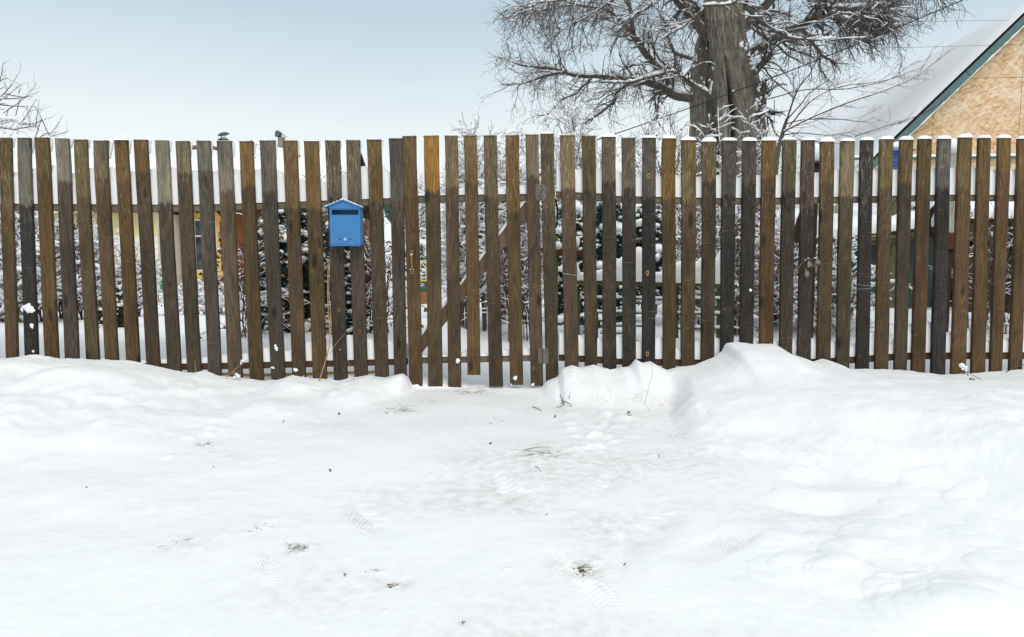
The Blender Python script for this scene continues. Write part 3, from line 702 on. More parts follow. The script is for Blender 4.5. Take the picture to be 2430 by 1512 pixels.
    V, Fq = tubes([(pts, np.full(33, .022))], 8); o = mesh_obj('rubber_hoop', V, Fq, BLACK, None, True, loc=c); tag(o, 'black rubber hoop hanging beside the pale grey post', 'rubber hoop')
    # woodshed: dark rafters and stacked dark boards
    Y = 6.6; r = thing('open_woodshed', 'dark open woodshed with rafters at the right end behind the fence', 'shed', (P(2380, 700, Y)[0], Y, 0))
    xa, xb = P(2292, 600, Y)[0], P(2620, 600, Y)[0]; zt = P(2300, 530, Y)[2]
    for k in range(12):
        a = xa + (xb - xa) * k / 12; MB().box(a + .004, a + (xb - xa) / 12 - .004, Y + 1.2, Y + 1.22, 0, zt + .1, .003).build('plank', POSTV, r)
    for u in (2296, 2335, 2402, 2500): a = P(u, 600, Y)[0]; MB().box(a, a + .07, Y, Y + .07, 0, zt, .005).build('post', POSTV, r)
    for k in range(4): MB().bar((xa - .1, Y + .1 + .3 * k, zt - .0 + .09 * k), (xb, Y + .1 + .3 * k, zt + .04 + .09 * k), .04, .06).build('rafter', POSTV, r)
    MB().bar((xa, Y + .02, P(0, 580, Y)[2]), (xb, Y + .02, P(0, 580, Y)[2]), .04, .06).build('cross_rail', POSTV, r)
    snow_slab('roof_snow', r, (xa - .15, Y, zt + .04), (xb + .1, Y, zt + .09), (xa - .15, Y + 1.3, zt + .36), (xb + .1, Y + 1.3, zt + .4), .12, seed=12)
    for k in range(26):
        x = xa + .1 + (xb - xa - .2) * ((k * .37) % 1); z = .10 + .11 * (k // 5)
        o = MB().cyl((x, Y + .5, z), (x + .02, Y + 1.1, z), .055, .05, 9).build('log', m_wood('cut_log', lin(92, 76, 60)) if k == 0 else bpy.data.materials['cut_log'], r)
backyard_right()

LICH = m_wood('lichened_bar', lin(112, 118, 62)); LICH_D = m_wood('green_old_bar', lin(78, 88, 62))
def cm(x, y): return 1305.3 + .3139 * x, 415.3 + .3139 * y
def trellis():
    Y = 5.45; r = thing('wooden_trellis', 'mossy green slatted trellis heaped with snow behind the fence', 'trellis', (P(1540, 800, Y)[0], Y, 0))
    u, v = cm(200, 805); a = P(u, v, Y); u, v = cm(1290, 835); b = P(u, v, Y)
    MB().bar(a + [0, 0, -.01], b + [0, 0, .005], .035, .03).build('top_bar', LICH, r)
    for x0, x1, y in ((350, 700, 935), (350, 700, 1042), (380, 700, 1140), (380, 560, 1195), (380, 700, 1255), (690, 850, 940), (965, 1290, 940), (965, 1290, 1052), (965, 1290, 1160), (940, 1000, 1262)):
        u, v = cm(x0, y); p = P(u, v, Y + .02); u, v = cm(x1, y + 3); q = P(u, v, Y + .02); MB().bar(p, q, .02, .012).build('bar', LICH_D, r)
        pts = np.linspace(p, q, 14) + [0, 0, .014]; V, Fq = tubes([(pts + rng.normal(0, .001, pts.shape), .010 + .006 * rng.random(14))], 6); mesh_obj('bar_snow', V, Fq, SNOW, r, True)
    for x, t in ((965, 840), (1280, 840), (355, 840), (215, 840)):
        u, v = cm(x, t); p = P(u, v, Y + .04); MB().box(p[0] - .012, p[0] + .012, Y + .03, Y + .055, 0, p[2]).build('upright', LICH_D, r)
    # heaped snow on the bar
    top = [(200, 650), (230, 740), (300, 720), (355, 718), (390, 712), (500, 655), (540, 618), (600, 600), (660, 540), (690, 545), (700, 700), (800, 735), (850, 730), (900, 690), (950, 660), (980, 650), (1050, 665), (1110, 650), (1140, 620), (1200, 650), (1250, 630), (1290, 560)]
    tu = [cm(x, y) for x, y in top]; tx = [P(*q, Y)[0] for q in tu]; tz = [P(*q, Y)[2] for q in tu]
    xs = np.linspace(a[0], b[0], 120); V = []
    for x in xs:
        zb = a[2] + (b[2] - a[2]) * (x - a[0]) / (b[0] - a[0]) + .012; zt = max(np.interp(x, tx, tz) + .006 * float(vnoise(x * 30, 1.2)), zb + .03)
        for i in range(10):
            q = math.pi * i / 9; V.append((x, Y - (.035 + .02 * math.sin(q)) * math.cos(q) + .0, zb + (zt - zb) * math.sin(q) ** .45))
    idx = np.arange(1200).reshape(120, 10); mesh_obj('heaped_snow', V, np.stack([idx[:-1, :-1], idx[1:, :-1], idx[1:, 1:], idx[:-1, 1:]], -1).reshape(-1, 4), SNOW, r, True)
    # dark red board on its own stake
    Y2 = 5.2; r = thing('red_board', 'short dark red board on a stake with a lump of snow', 'board', (P(1350, 600, Y2)[0], Y2, 0))
    u, v = cm(30, 568); a = P(u, v, Y2); u, v = cm(260, 612); b = P(u, v, Y2); MB().box(a[0], b[0], Y2, Y2 + .03, b[2], a[2], .004).build('board', m_plain('dark_red_paint', lin(92, 46, 40), .7, .3), r)
    u, v = cm(52, 460); p = P(u, v, Y2); MB().box(p[0] - .012, p[0] + .012, Y2 + .032, Y2 + .06, 0, p[2]).build('stake', LICH, r)
    V, Fq = blobs([list((a + b) / 2 + [.03, .02, .08]), list(a + [.03, .02, .03])], [.045, .03], 1.3, .1); mesh_obj('snow_lump', V, Fq, SNOW, r, True)
    u, v = cm(47, 180); p = [P(*cm(x, y), 4.72) for x, y in ((38, 178), (52, 230), (57, 300), (52, 360), (46, 400))]
    V, Fq = tubes([(np.array(p), np.full(5, .006))], 6); o = mesh_obj('black_hose', V, Fq, BLACK, None, True, loc=p[0]); tag(o, 'black hose bowing out behind the hinge post', 'hose')
trellis()
def hut():
    Y = 11.6; c = P(1004, 720, Y); r = thing('garden_hut', 'tiny green and yellow hut with snowy gabled roof seen through the gate', 'hut', (c[0], Y, 0))
    cxl, cxr = P(965, 650, Y)[0], P(1026, 650, Y)[0]; zb, zt = P(0, 690, Y)[2], P(0, 612, Y)[2]; zz = P(0, 724, Y)[2]
    GR = m_plain('hut_green_paint', lin(48, 92, 70), .6, .15); 
    MB().box(cxl, cxr, Y, Y + .4, zb, zt, .006).build('wall', GR, r)
    MB().box(P(990, 0, Y)[0], P(1006, 0, Y)[0], Y - .02, Y - .002, P(0, 668, Y)[2], P(0, 618, Y)[2], .003).build('window_frame', YEL, r)
    MB().box(P(993, 0, Y)[0], P(1003, 0, Y)[0], Y - .026, Y - .0205, P(0, 664, Y)[2], P(0, 623, Y)[2]).build('pane', GLASS, r)
    MB().box(cxl + .05, cxr - .03, Y + .02, Y + .36, 0, zb - .002, .004).build('stand', m_plain('orange_stand', lin(140, 94, 64), .7), r)
    ax = P(996, 0, Y)[0]; az = P(0, 585, Y)[2]
    for sg, ue, ve in ((-1, 938, 613), (1, 1057, 613)):
        e = P(ue, ve, Y); nm = 'roof'
        MB().prism([(ax, Y - .12, az), (e[0], Y - .12, e[2]), (e[0], Y - .12, e[2] + .03), (ax, Y - .12, az + .03)], (0, .64, 0)).build(nm, GREEN_T, r)
        MB().prism([(ax, Y - .13, az + .032), (e[0], Y - .13, e[2] + .032), (e[0], Y - .13, e[2] + .06), (e[0] * .9 + ax * .1, Y - .13, e[2] + .10), (ax, Y - .13, az + .12)], (0, .66, 0)).build('roof_snow', SNOW, r, True)
    a = P(908, 482, 9.5); b = P(930, 532, 9.5); mb = MB(); mb.prism([(a[0], 9.5, a[2]), (b[0], 9.5, a[2]), (b[0], 9.5, b[2]), (a[0] + .03, 9.5, b[2] + .1)][::-1], (0, .05, 0)); o = mb.build('green_tarpaulin', m_plain('tarp_green', lin(46, 84, 68), .6, .2), None, loc=(a[0], 9.5, b[2])); tag(o, 'dark green tarpaulin hanging left of the gate', 'tarpaulin')
hut()

# ------------------------------------------------------------------ big linden tree
YT = 14.0
def px6(lst, Y0, Y1, smooth=True):
    """[(x, y, r)] in tree pixels -> polyline with radii, depth drifting Y0 -> Y1"""
    n = len(lst); out = []; R = []
    for i, (x, y, r) in enumerate(lst):
        Y = Y0 + (Y1 - Y0) * i / max(1, n - 1); out.append(P(*C6(x, y), Y)); R.append(r * .3296 * Y / F)
    p = np.array(out); R = np.array(R)
    t = np.arange(n); tt = np.linspace(0, n - 1, (n - 1) * 4 + 1); q = np.zeros((len(tt), 3))
    for k in range(3):       # Catmull-Rom
        pk = np.concatenate([[2 * p[0, k] - p[1, k]], p[:, k], [2 * p[-1, k] - p[-2, k]]])
        i = np.minimum(tt.astype(int), n - 2); f = tt - i; a, b, c, d = pk[i], pk[i + 1], pk[i + 2], pk[i + 3]
        q[:, k] = .5 * (2 * b + (c - a) * f + (2 * a - 5 * b + 4 * c - d) * f ** 2 + (3 * b - a - 3 * c + d) * f ** 3)
    return q, np.interp(tt, t, R)
def c7to6(x, y): u, v = C7(x, y); return (u - 1157) / .3296, v / .3296
def T7(lst): return [(*c7to6(x, y), r) for x, y, r in lst]
def big_tree():
    r = thing('linden_tree', 'huge old bare linden with furrowed double trunk and snow lined limbs', 'tree', P(1760, 560, YT) * [1, 1, 0])
    def trunk(axis, ns, nr, depth, groove, nm):
        pts, R = px6(axis, YT + depth, YT + depth)
        z = pts[:, 2]; o = np.argsort(z); zz = np.linspace(z.min(), z.max(), nr)
        cx = np.interp(zz, z[o], pts[o, 0]); rr = np.interp(zz, z[o], R[o]) * .90; th = np.arange(ns) * 2 * math.pi / ns
        TH, ZZ = np.meshgrid(th, zz); RR = rr[:, None] * np.ones_like(TH)
        per = TH * 3.0 / math.pi
        ridge = fbm(np.cos(TH) * 7 + ZZ * .25, np.sin(TH) * 7 + ZZ * .55, 7, 4, .55)
        rp = 1 - 2 * np.abs(fbm(TH * 7 + .5 * np.sin(ZZ * 1.3), ZZ * 1.4, 13, 3, .5)); 
        RR = RR * (1 + .10 * fbm(np.cos(TH) * 1.3, np.sin(TH) * 1.3 + ZZ * .5, 3, 2)) + .05 * ridge + .035 * rp
        X = cx[:, None] + RR * np.cos(TH); Yv = YT + depth + RR * np.sin(TH) * .9
        if groove:
            gz = [P(*C6(x, y), YT - .4)[2] for x, y in groove]; gx = [P(*C6(x, y), YT - .42)[0] for x, y in groove]
            dep = np.interp(ZZ, gz, [.45, .5, .5, .25, .08, 0]); wd = np.interp(ZZ, gz, [.04, .05, .042, .028, .02, .02])
            k = np.exp(-((X - np.interp(ZZ, gz, gx)) / wd) ** 2) * dep * (np.sin(TH) < 0); Yv = Yv + k
        V = np.stack([X, Yv, ZZ], -1).reshape(-1, 3); idx = np.arange(nr * ns).reshape(nr, ns)
        a = idx[:-1]; b = np.roll(idx, -1, 1)[:-1]; c = np.roll(idx, -1, 1)[1:]; d = idx[1:]
        return mesh_obj(nm, V, np.stack([a, b, c, d], -1).reshape(-1, 4), BARK, r, True)
    main = [(1860, 1900, 200), (1850, 1300, 175), (1845, 1000, 166), (1800, 600, 152), (1730, 300, 126), (1705, 100, 132), (1700, -60, 142), (1690, -300, 120), (1700, -700, 90), (1680, -1100, 50)]
    trunk(main, 200, 300, 0, [(1800, 860), (1795, 790), (1780, 680), (1765, 600), (1740, 450), (1715, 330)], 'trunk')
    trunk([(1580, 1900, 130), (1570, 1300, 112), (1560, 1000, 98), (1550, 600, 84), (1562, 400, 64), (1585, 220, 48), (1600, 100, 30)], 120, 170, .75, None, 'trunk')
    LM = []
    def lim(lst, Y0, Y1): LM.append(px6(lst, YT + Y0, YT + Y1))
    lim([(1600, 270, 44), (1500, 150, 38), (1400, 40, 32), (1320, -60, 28), (1200, -220, 18), (1000, -400, 8)], .2, -.6)
    lim([(1600, 200, 30), (1560, 130, 28), (1480, 40, 24), (1400, -60, 20), (1300, -300, 10)], .3, 1.6)
    lim([(1830, 220, 38), (1930, 110, 33), (2010, 30, 30), (2080, -50, 26), (2250, -200, 18), (2500, -330, 8)], -.1, .9)
    lim([(1880, 400, 34), (2000, 322, 30), (2130, 245, 27), (2300, 165, 25)] + T7([(650, 110, 30), (720, 85, 24), (860, 85, 20), (1000, 75, 17), (1150, 55, 14), (1250, 45, 8)]), -.2, -2.4)
    lim(T7([(700, 110, 22), (850, 180, 20), (1000, 230, 18), (1130, 312, 15)]), -1.6, -2.0)
    lim([(1850, 50, 18), (1960, 140, 12), (2100, 240, 10), (2250, 280, 9)] + T7([(330, 335, 9), (550, 357, 8), (800, 350, 6), (1050, 333, 4)]), -.9, -2.6)
    lim([(1480, 715, 32), (1350, 690, 28), (1250, 630, 24), (1130, 590, 21), (980, 572, 18), (800, 552, 14), (650, 545, 12), (540, 520, 10), (440, 490, 8), (300, 480, 6), (180, 450, 4), (80, 408, 2)], .5, -1.3)
    lim([(560, 520, 9), (450, 535, 8), (350, 570, 6), (230, 608, 5), (100, 610, 3)], -.8, -1.2)
    lim([(740, 575, 8), (620, 680, 7), (530, 720, 6), (440, 815, 4), (330, 840, 2)], -.5, -1.)
    lim([(1630, 710, 18), (1500, 625, 16), (1400, 562, 14), (1330, 522, 14), (1200, 545, 11), (1050, 588, 9), (940, 596, 7), (800, 590, 5)], -.4, -1.6)
    lim([(1340, 520, 8), (1240, 430, 7), (1190, 340, 5), (1160, 250, 3)], -.8, -1.2)
    lim([(1300, 612, 26), (1240, 510, 24), (1150, 400, 23), (1080, 300, 21), (1020, 220, 17), (950, 150, 13), (895, 95, 12), (860, 70, 10), (760, 55, 8), (640, 35, 6), (560, 10, 4)], .5, -.4)
    lim([(1045, 230, 17), (1035, 120, 14), (1010, 0, 13), (960, -150, 9)], .1, .6)
    lim([(1080, 590, 10), (1000, 610, 12), (940, 660, 12), (900, 740, 11), (800, 820, 9), (690, 890, 6)], -.2, -1.)
    lim([(1500, 430, 14), (1400, 402, 12), (1345, 375, 12), (1310, 300, 9), (1280, 215, 6), (1270, 120, 4)], .2, -.4)
    lim([(1352, 385, 9), (1345, 480, 8), (1340, 620, 5)], .1, -.3)
    lim([(1920, 520, 24), (1990, 450, 22), (2055, 385, 14)], -.5, -.9)
    lim([(1950, 490, 16), (1990, 410, 11), (2015, 345, 5)], -.5, -.6)
    lim([(1985, 760, 22), (1995, 680, 20), (1990, 570, 16)], -.4, -.5)
    lim([(1960, 830, 26), (2020, 815, 22), (2060, 812, 16)], -.3, -.6)
    lim(T7([(450, 255, 14), (550, 370, 12), (620, 470, 10), (700, 530, 9), (760, 556, 5)]), -1.2, -1.6)
    lim(T7([(625, 480, 7), (615, 600, 6), (650, 650, 6), (690, 718, 4)]), -1.4, -1.6)
    lim(T7([(640, 140, 9), (650, 300, 8), (720, 275, 6)]), -1.5, -1.6)
    lim(T7([(960, 60, 14), (990, 150, 12), (1080, 190, 9)]), -2, -2.2)
    lim(T7([(1080, 20, 15), (1110, 120, 12), (1170, 160, 10), (1250, 150, 8)]), -2, -2.4)
    lim(T7([(1180, 60, 13), (1200, 160, 10), (1180, 250, 8)]), -2.2, -2.5)
    lim([(1850, 40, 14), (1870, -20, 14), (1900, -200, 12), (2000, -400, 8)], -.9, -1.5)
    lim([(1550, 40, 8), (1640, 38, 9), (1730, 35, 9), (1790, 5, 8), (1830, -60, 8)], -1.2, -1.3)
    lim([(1560, 60, 7), (1480, 130, 7), (1400, 195, 6), (1330, 230, 4), (1240, 290, 3)], -1.0, -1.6)
    # limbs that start above the frame and droop into it
    lim([(1690, -250, 34), (1400, -330, 26), (1100, -260, 18), (850, -110, 12), (650, -20, 7), (450, 10, 4), (300, 20, 2)], -.5, -2.6)
    lim([(1690, -300, 26), (2000, -340, 18), (2400, -220, 13), (2800, -110, 9), (3100, -60, 6), (3300, -10, 3)], -.5, -2.6)
    lim([(1700, -420, 30), (1500, -640, 22), (1200, -760, 14), (800, -720, 6)], .5, 2.5)
    lim([(1690, -600, 24), (1650, -900, 18), (1500, -1200, 8)], 0, -1); lim([(2100, -70, 20), (2400, -90, 14), (2700, -30, 10), (2950, 30, 6)], .2, -1)
    lim([(900, -90, 10), (700, -50, 8), (480, 5, 6), (330, 35, 4), (200, 150, 2)], -1.2, -2.2); lim([(650, 38, 6), (480, 50, 5), (330, 95, 3), (190, 95, 2)], -.5, -1.0)
    lim([(1000, -60, 10), (860, 30, 7), (740, 110, 5), (600, 180, 3), (480, 260, 2)], -1.0, -1.8); lim([(1300, -80, 12), (1180, 40, 8), (1040, 120, 5), (930, 230, 3)], -.8, -1.6)
    for p, R in LM:
        V, Fq = tubes([(p + rng.normal(0, .006, p.shape), R * rng.uniform(.93, 1.07, len(R)))], 10)
        mesh_obj('limb', V, Fq, LIMB, r, True)
    sub = grow(LM[:28], 330, (.45, 1.3), .9, .05, .22, .42, 8, .12, .006, 0, .78)
    hang = grow(LM[28:], 390, (.5, 1.4), .9, .10, .22, .42, 8, .12, .006, 0, .7)
    rt = [q for q in LM if q[0][:, 0].mean() > 5.3]; dense = grow(rt, 160, (.4, 1.1), 1.0, .04, .24, .4, 8, .1, .006)
    sub = sub + hang + dense
    tw = grow(sub, 4000, (.2, .7), .8, .035, .26, .5, 6, .1, .0034)
    tw2 = grow(tw, 7600, (.10, .36), .7, .01, .24, .6, 4, .1, .0022)
    lt = [s for s in LM if s[1].mean() < .12 and s[0][:, 2].mean() < 4.6]
    tw3 = grow(lt, 900, (.15, .6), .9, -.02, .25, .3, 6, .1, .0034)
    V, Fq = tubes(sub, 5); tag(mesh_obj('branches', V, Fq, LIMB, r), kind='stuff')
    V, Fq = tubes(tw + tw2 + tw3, 3); tag(mesh_obj('twigs', V, Fq, TWIG, r), kind='stuff')
    V, Fq = tubes([(a, b) for a, b in snow_on(LM, .014, .66, 1.0)], 8); tag(mesh_obj('limb_snow', V, Fq, SNOW, r, True), kind='stuff')
    V, Fq = tubes(snow_on(sub, .009, .8, .85) + snow_on(tw, .005, .5, .10), 4); tag(mesh_obj('branch_snow', V, Fq, SNOW, r, True), kind='stuff')
    # snow clinging to bark
    cs = []; rr = []
    for (x, y, s) in ((1835, 300, 16), (1862, 345, 10), (1885, 390, 9), (1925, 460, 22), (1905, 430, 14), (1950, 640, 12), (1955, 720, 16), (1940, 770, 9), (1560, 600, 5), (1612, 600, 14), (1605, 640, 10), (1500, 420, 12), (1480, 480, 9), (1575, 350, 4), (1990, 570, 14), (2010, 700, 10), (1620, 500, 6), (1540, 560, 6), (1770, 655, 6)):
        cs.append(P(*C6(x, y), YT - (1.15 if x > 1640 and x < 1900 else .75))); rr.append(s * .3296 * YT / F)
    cs2 = []; rr2 = []
    for c_, r_ in zip(cs, rr):
        for _ in range(9): cs2.append(c_ + rng.normal(0, 1, 3) * [r_ * .45, r_ * .2, r_ * 1.0]); rr2.append(r_ * rng.uniform(.18, .5))
    V, Fq = blobs(cs2, rr2, 1.3, .9); tag(mesh_obj('bark_snow', V, Fq, SNOW, r, True), kind='stuff')
big_tree()

# ------------------------------------------------------------------ shrubs
def shrub(name, label, cat, u0, u1, vt, Y, stems, l1, l2, mat=TWIG, snow=(.006, .7, .8), droop=.0, leaves=None, group=None, spread=.25, r0=.012, base=.0, l3=0, len1=(.25, .7), len2=(.08, .3)):
    x0, x1 = P(u0, 600, Y)[0], P(u1, 600, Y)[0]; zt = P(0, vt, Y)[2]; cx = (x0 + x1) / 2
    r = thing(name, label, cat, (cx, Y, 0), group); S = []
    for i in range(stems):
        bx = cx + (x1 - x0) * .30 * rng.uniform(-1, 1); tx = rng.uniform(x0, x1); n = 9; t = np.linspace(0, 1, n)
        h = zt * 1.12 * rng.uniform(.72, 1.0) * (1 - .25 * ((tx - cx) / ((x1 - x0) / 2)) ** 2); dy = rng.uniform(-.35, .35)
        p = np.stack([bx + (tx - bx) * t ** 1.4, Y + dy * t + .15 * rng.uniform(-1, 1), base + (h - base) * (t - .12 * t ** 3)], 1); p[1:] += rng.normal(0, .018, (n - 1, 3)) * t[1:, None]
        S.append((p, np.linspace(r0, r0 * .3, n)))
    a = grow(S, l1, len1, .75, droop, .22, .55, 7, .15, .0032, .15); b = grow(a, l2, len2, .8, droop, .22, .6, 4, .1, .0022, .1)
    c = grow(b, l3, (.04, .14), .8, 0, .2, .7, 3, .1, .0018, .1) if l3 else []
    V, Fq = tubes(S, 5); tag(mesh_obj('stems', V, Fq, mat, r), kind='stuff')
    V, Fq = tubes(a + b + c, 3); tag(mesh_obj('twigs', V, Fq, mat, r), kind='stuff')
    ss = snow_on(S, snow[0], snow[1], 1) + snow_on(a, snow[0], snow[1], snow[2]) + snow_on(b, snow[0] * .9, snow[1], snow[2])
    if ss: V, Fq = tubes(ss, 5); tag(mesh_obj('snow_load', V, Fq, SNOW, r, True), kind='stuff')
    if leaves:
        V = []; Fc = []; q = a + b
        for k in range(leaves):
            p = q[rng.integers(len(q))][0][-1]; d = rng.normal(size=3) * .6; d[2] -= 1.0; d /= np.linalg.norm(d); s = np.cross(d, rng.normal(size=3)); s /= np.linalg.norm(s); Ln = rng.uniform(.02, .05); w_ = Ln * .3; nn = np.cross(d, s) * Ln * .2
            bse = len(V); V += [p, p + d * Ln * .45 + s * w_ + nn, p + d * Ln, p + d * Ln * .45 - s * w_ + nn, p + d * Ln * .5]; Fc += [(bse, bse + 1, bse + 4), (bse + 1, bse + 2, bse + 4), (bse + 2, bse + 3, bse + 4), (bse + 3, bse, bse + 4)]
        tag(mesh_obj('dead_leaves', V, Fc, DLEAF, r), kind='stuff')
    return r
shrub('snowy_shrub', 'tall snow laden shrub showing through the gate slats', 'shrub', 1050, 1180, 330, 7.6, 20, 520, 2600, snow=(.019, 1., 1.), l3=1200)
shrub('snowy_shrub', 'snow laden shrub behind the hinge side of the gate', 'shrub', 1110, 1310, 300, 8.2, 22, 560, 2800, snow=(.019, 1., 1.), l3=1200)
shrub('snowy_shrub', 'low snowy bush behind the handle side of the gate', 'shrub', 930, 1080, 405, 13.2, 16, 320, 1700, snow=(.018, 1., 1.), l3=800)
shrub('snowy_shrub', 'reddish bush with berry coloured twigs behind the gate hinge', 'shrub', 1160, 1300, 520, 7.0, 18, 200, 900, mat=TWIG_R, snow=(.006, .7, .6), l3=900, r0=.006)
shrub('snowy_shrub', 'snow tipped shrub top rising beside the gate post', 'shrub', 1270, 1460, 252, 8.5, 24, 460, 2300, snow=(.016, 1., 1.), l3=1800)
shrub('snowy_shrub', 'thorny snow dusted shrub in front of the linden trunk', 'shrub', 1470, 1760, 225, 9.5, 30, 480, 2300, snow=(.012, .9, .85), l3=1100, leaves=500)
shrub('snowy_shrub', 'snowy tangle at the foot of the linden trunk', 'shrub', 1690, 1850, 235, 10.5, 22, 320, 1600, snow=(.013, .9, .85), l3=600, leaves=200)
shrub('leafy_shrub', 'shrub with curled dead leaves behind dark slats', 'shrub', 1690, 1800, 470, 6.1, 14, 150, 500, snow=(.008, .8, .7), leaves=900, droop=.05)
shrub('leafy_shrub', 'snowy bramble with withered leaves beside the leaning timber', 'shrub', 1790, 1910, 500, 6.3, 14, 170, 600, snow=(.011, .9, .9), leaves=350, droop=.06)
shrub('leafy_shrub', 'snow filled bramble in front of the green screen', 'shrub', 1890, 2040, 590, 6.0, 12, 150, 500, snow=(.012, .9, .9), leaves=160, droop=.06)
shrub('snowy_shrub', 'bare shrub against the dark woodshed', 'shrub', 2290, 2430, 520, 5.9, 10, 90, 420, snow=(.004, .6, .5))
shrub('snowy_shrub', 'pale twiggy shrub behind the mossy trellis', 'shrub', 1590, 1720, 470, 6.6, 14, 190, 900, snow=(.010, .9, .9), leaves=80)
shrub('snow_hedge', 'reddish twiggy hedge full of snow at the left end', 'hedge', -60, 120, 470, 7.0, 26, 330, 1500, mat=TWIG_R, snow=(.017, 1., 1.), l3=900)
shrub('snow_hedge', 'snow filled hedge in front of the cream outbuilding', 'hedge', 90, 262, 490, 7.6, 26, 330, 1500, mat=TWIG_R, snow=(.017, 1., 1.), l3=900)
shrub('snowy_shrub', 'frosted low bush below the cream siding', 'shrub', 240, 345, 610, 8.4, 14, 160, 900, snow=(.010, .9, .9), l3=500)
shrub('snowy_shrub', 'low snowy plants under the carved yellow window', 'shrub', 390, 590, 690, 8.4, 18, 160, 800, snow=(.016, 1., 1.), leaves=500)
shrub('climber', 'withered brown climber hanging between slats left of the gate', 'climbing plant', 850, 935, 500, 5.9, 9, 70, 200, mat=m_plain('climber_bark', lin(78, 62, 52), .9), snow=(.008, .8, .6), leaves=420, droop=.12, r0=.010)
shrub('climber', 'dark dry vine rising beside the juniper', 'climbing plant', 560, 625, 470, 5.6, 6, 50, 120, mat=TWIG, snow=(.004, .8, .5), leaves=420, droop=.12, r0=.008)
shrub('snowy_shrub', 'thin shrub with hanging seed pods above the fence near the cowl', 'shrub', 595, 720, 322, 6.4, 5, 26, 60, snow=(.004, .6, .5), leaves=60, r0=.006)
shrub('snowy_shrub', 'snow dusted shoots above the blue mailbox', 'shrub', 745, 800, 352, 6.2, 6, 60, 300, snow=(.007, .8, .9), r0=.006)

def juniper(label, u0, u1, vt, vb, Y, n, sn):
    x0, x1 = P(u0, 600, Y)[0], P(u1, 600, Y)[0]; zt, zb = P(0, vt, Y)[2], max(.03, P(0, vb, Y)[2]); cx = (x0 + x1) / 2; hw = (x1 - x0) / 2
    r = thing('juniper', label, 'evergreen shrub', (cx, Y, 0))
    t = rng.uniform(0, 1, n); z = zb + (zt - zb) * t; a = rng.uniform(0, 2 * math.pi, n)
    prof = np.sin(np.clip(.12 + t * .9, 0, 1) * math.pi) ** .5 * (1 + .35 * vnoise(a * 2, z * 5, 3)); q = rng.uniform(.35, 1, n) ** .5
    c = np.stack([cx + hw * prof * q * np.cos(a), Y + hw * .8 * prof * q * np.sin(a), z], 1)
    V = []; Fc = []; 
    out = np.stack([np.cos(a), np.sin(a), np.full(n, .55)], 1); m = 7
    D = out[:, None] + rng.normal(0, .55, (n, m, 3)); D /= np.linalg.norm(D, axis=2, keepdims=True); Sd = np.cross(D, rng.normal(size=(n, m, 3))); Sd /= np.linalg.norm(Sd, axis=2, keepdims=True)
    Ln = rng.uniform(.025, .06, (n, m, 1)); B = c[:, None] + rng.normal(0, .012, (n, m, 3))
    VV = np.stack([B - Sd * .0035, B + D * Ln * .5 + Sd * .006, B + D * Ln, B + D * Ln * .5 - Sd * .006], 2).reshape(-1, 3)
    Fq = np.arange(len(VV)).reshape(-1, 4); tag(mesh_obj('foliage', VV, Fq, JUN, r), kind='stuff')
    st = []
    for k in range(7):
        tt = np.linspace(0, 1, 7); aa = rng.uniform(0, 6.28); st.append((np.stack([cx + hw * .6 * tt * math.cos(aa), Y + hw * .5 * tt * math.sin(aa), (zt * .9) * tt], 1), np.linspace(.018, .004, 7)))
    V, Fq = tubes(st, 5); tag(mesh_obj('stems', V, Fq, TWIG, r), kind='stuff')
    # inner shade mass of dead needles
    V0, F0 = ico(); VI = V0 * [hw * .62, hw * .5, (zt - zb) * .44] + [cx, Y, (zt + zb) / 2]; mesh_obj('inner_foliage', VI, F0, JUN, r)
    k = rng.choice(n, sn); cs = c[k] + np.stack([out[k, 0] * .02, out[k, 1] * .02, np.full(sn, .02)], 1)
    V, Fq = blobs(cs, rng.uniform(.009, .030, sn) * np.where(rng.random(sn) < .08, 2.3, 1), .6, .5); tag(mesh_obj('snow_load', V, Fq, SNOW, r, True), kind='stuff')
juniper('dark juniper full of snow just left of the mailbox', 612, 700, 478, 800, 5.9, 2000, 420)
juniper('dark shaded juniper between slats beside the mailbox', 690, 775, 474, 800, 6.1, 2000, 220)
juniper('snow flecked juniper behind and below the mailbox', 770, 872, 478, 800, 5.9, 2200, 420)
juniper('frosted juniper beside the hinge post', 1312, 1395, 482, 770, 6.4, 2000, 520)
juniper('dark juniper behind the mossy trellis', 1385, 1500, 474, 830, 6.5, 2400, 330)
juniper('wide snow specked juniper right end of the trellis group', 1490, 1580, 490, 720, 6.6, 2000, 360)
juniper('low dark juniper under snow near the left end', 225, 300, 690, 800, 6.6, 700, 120)

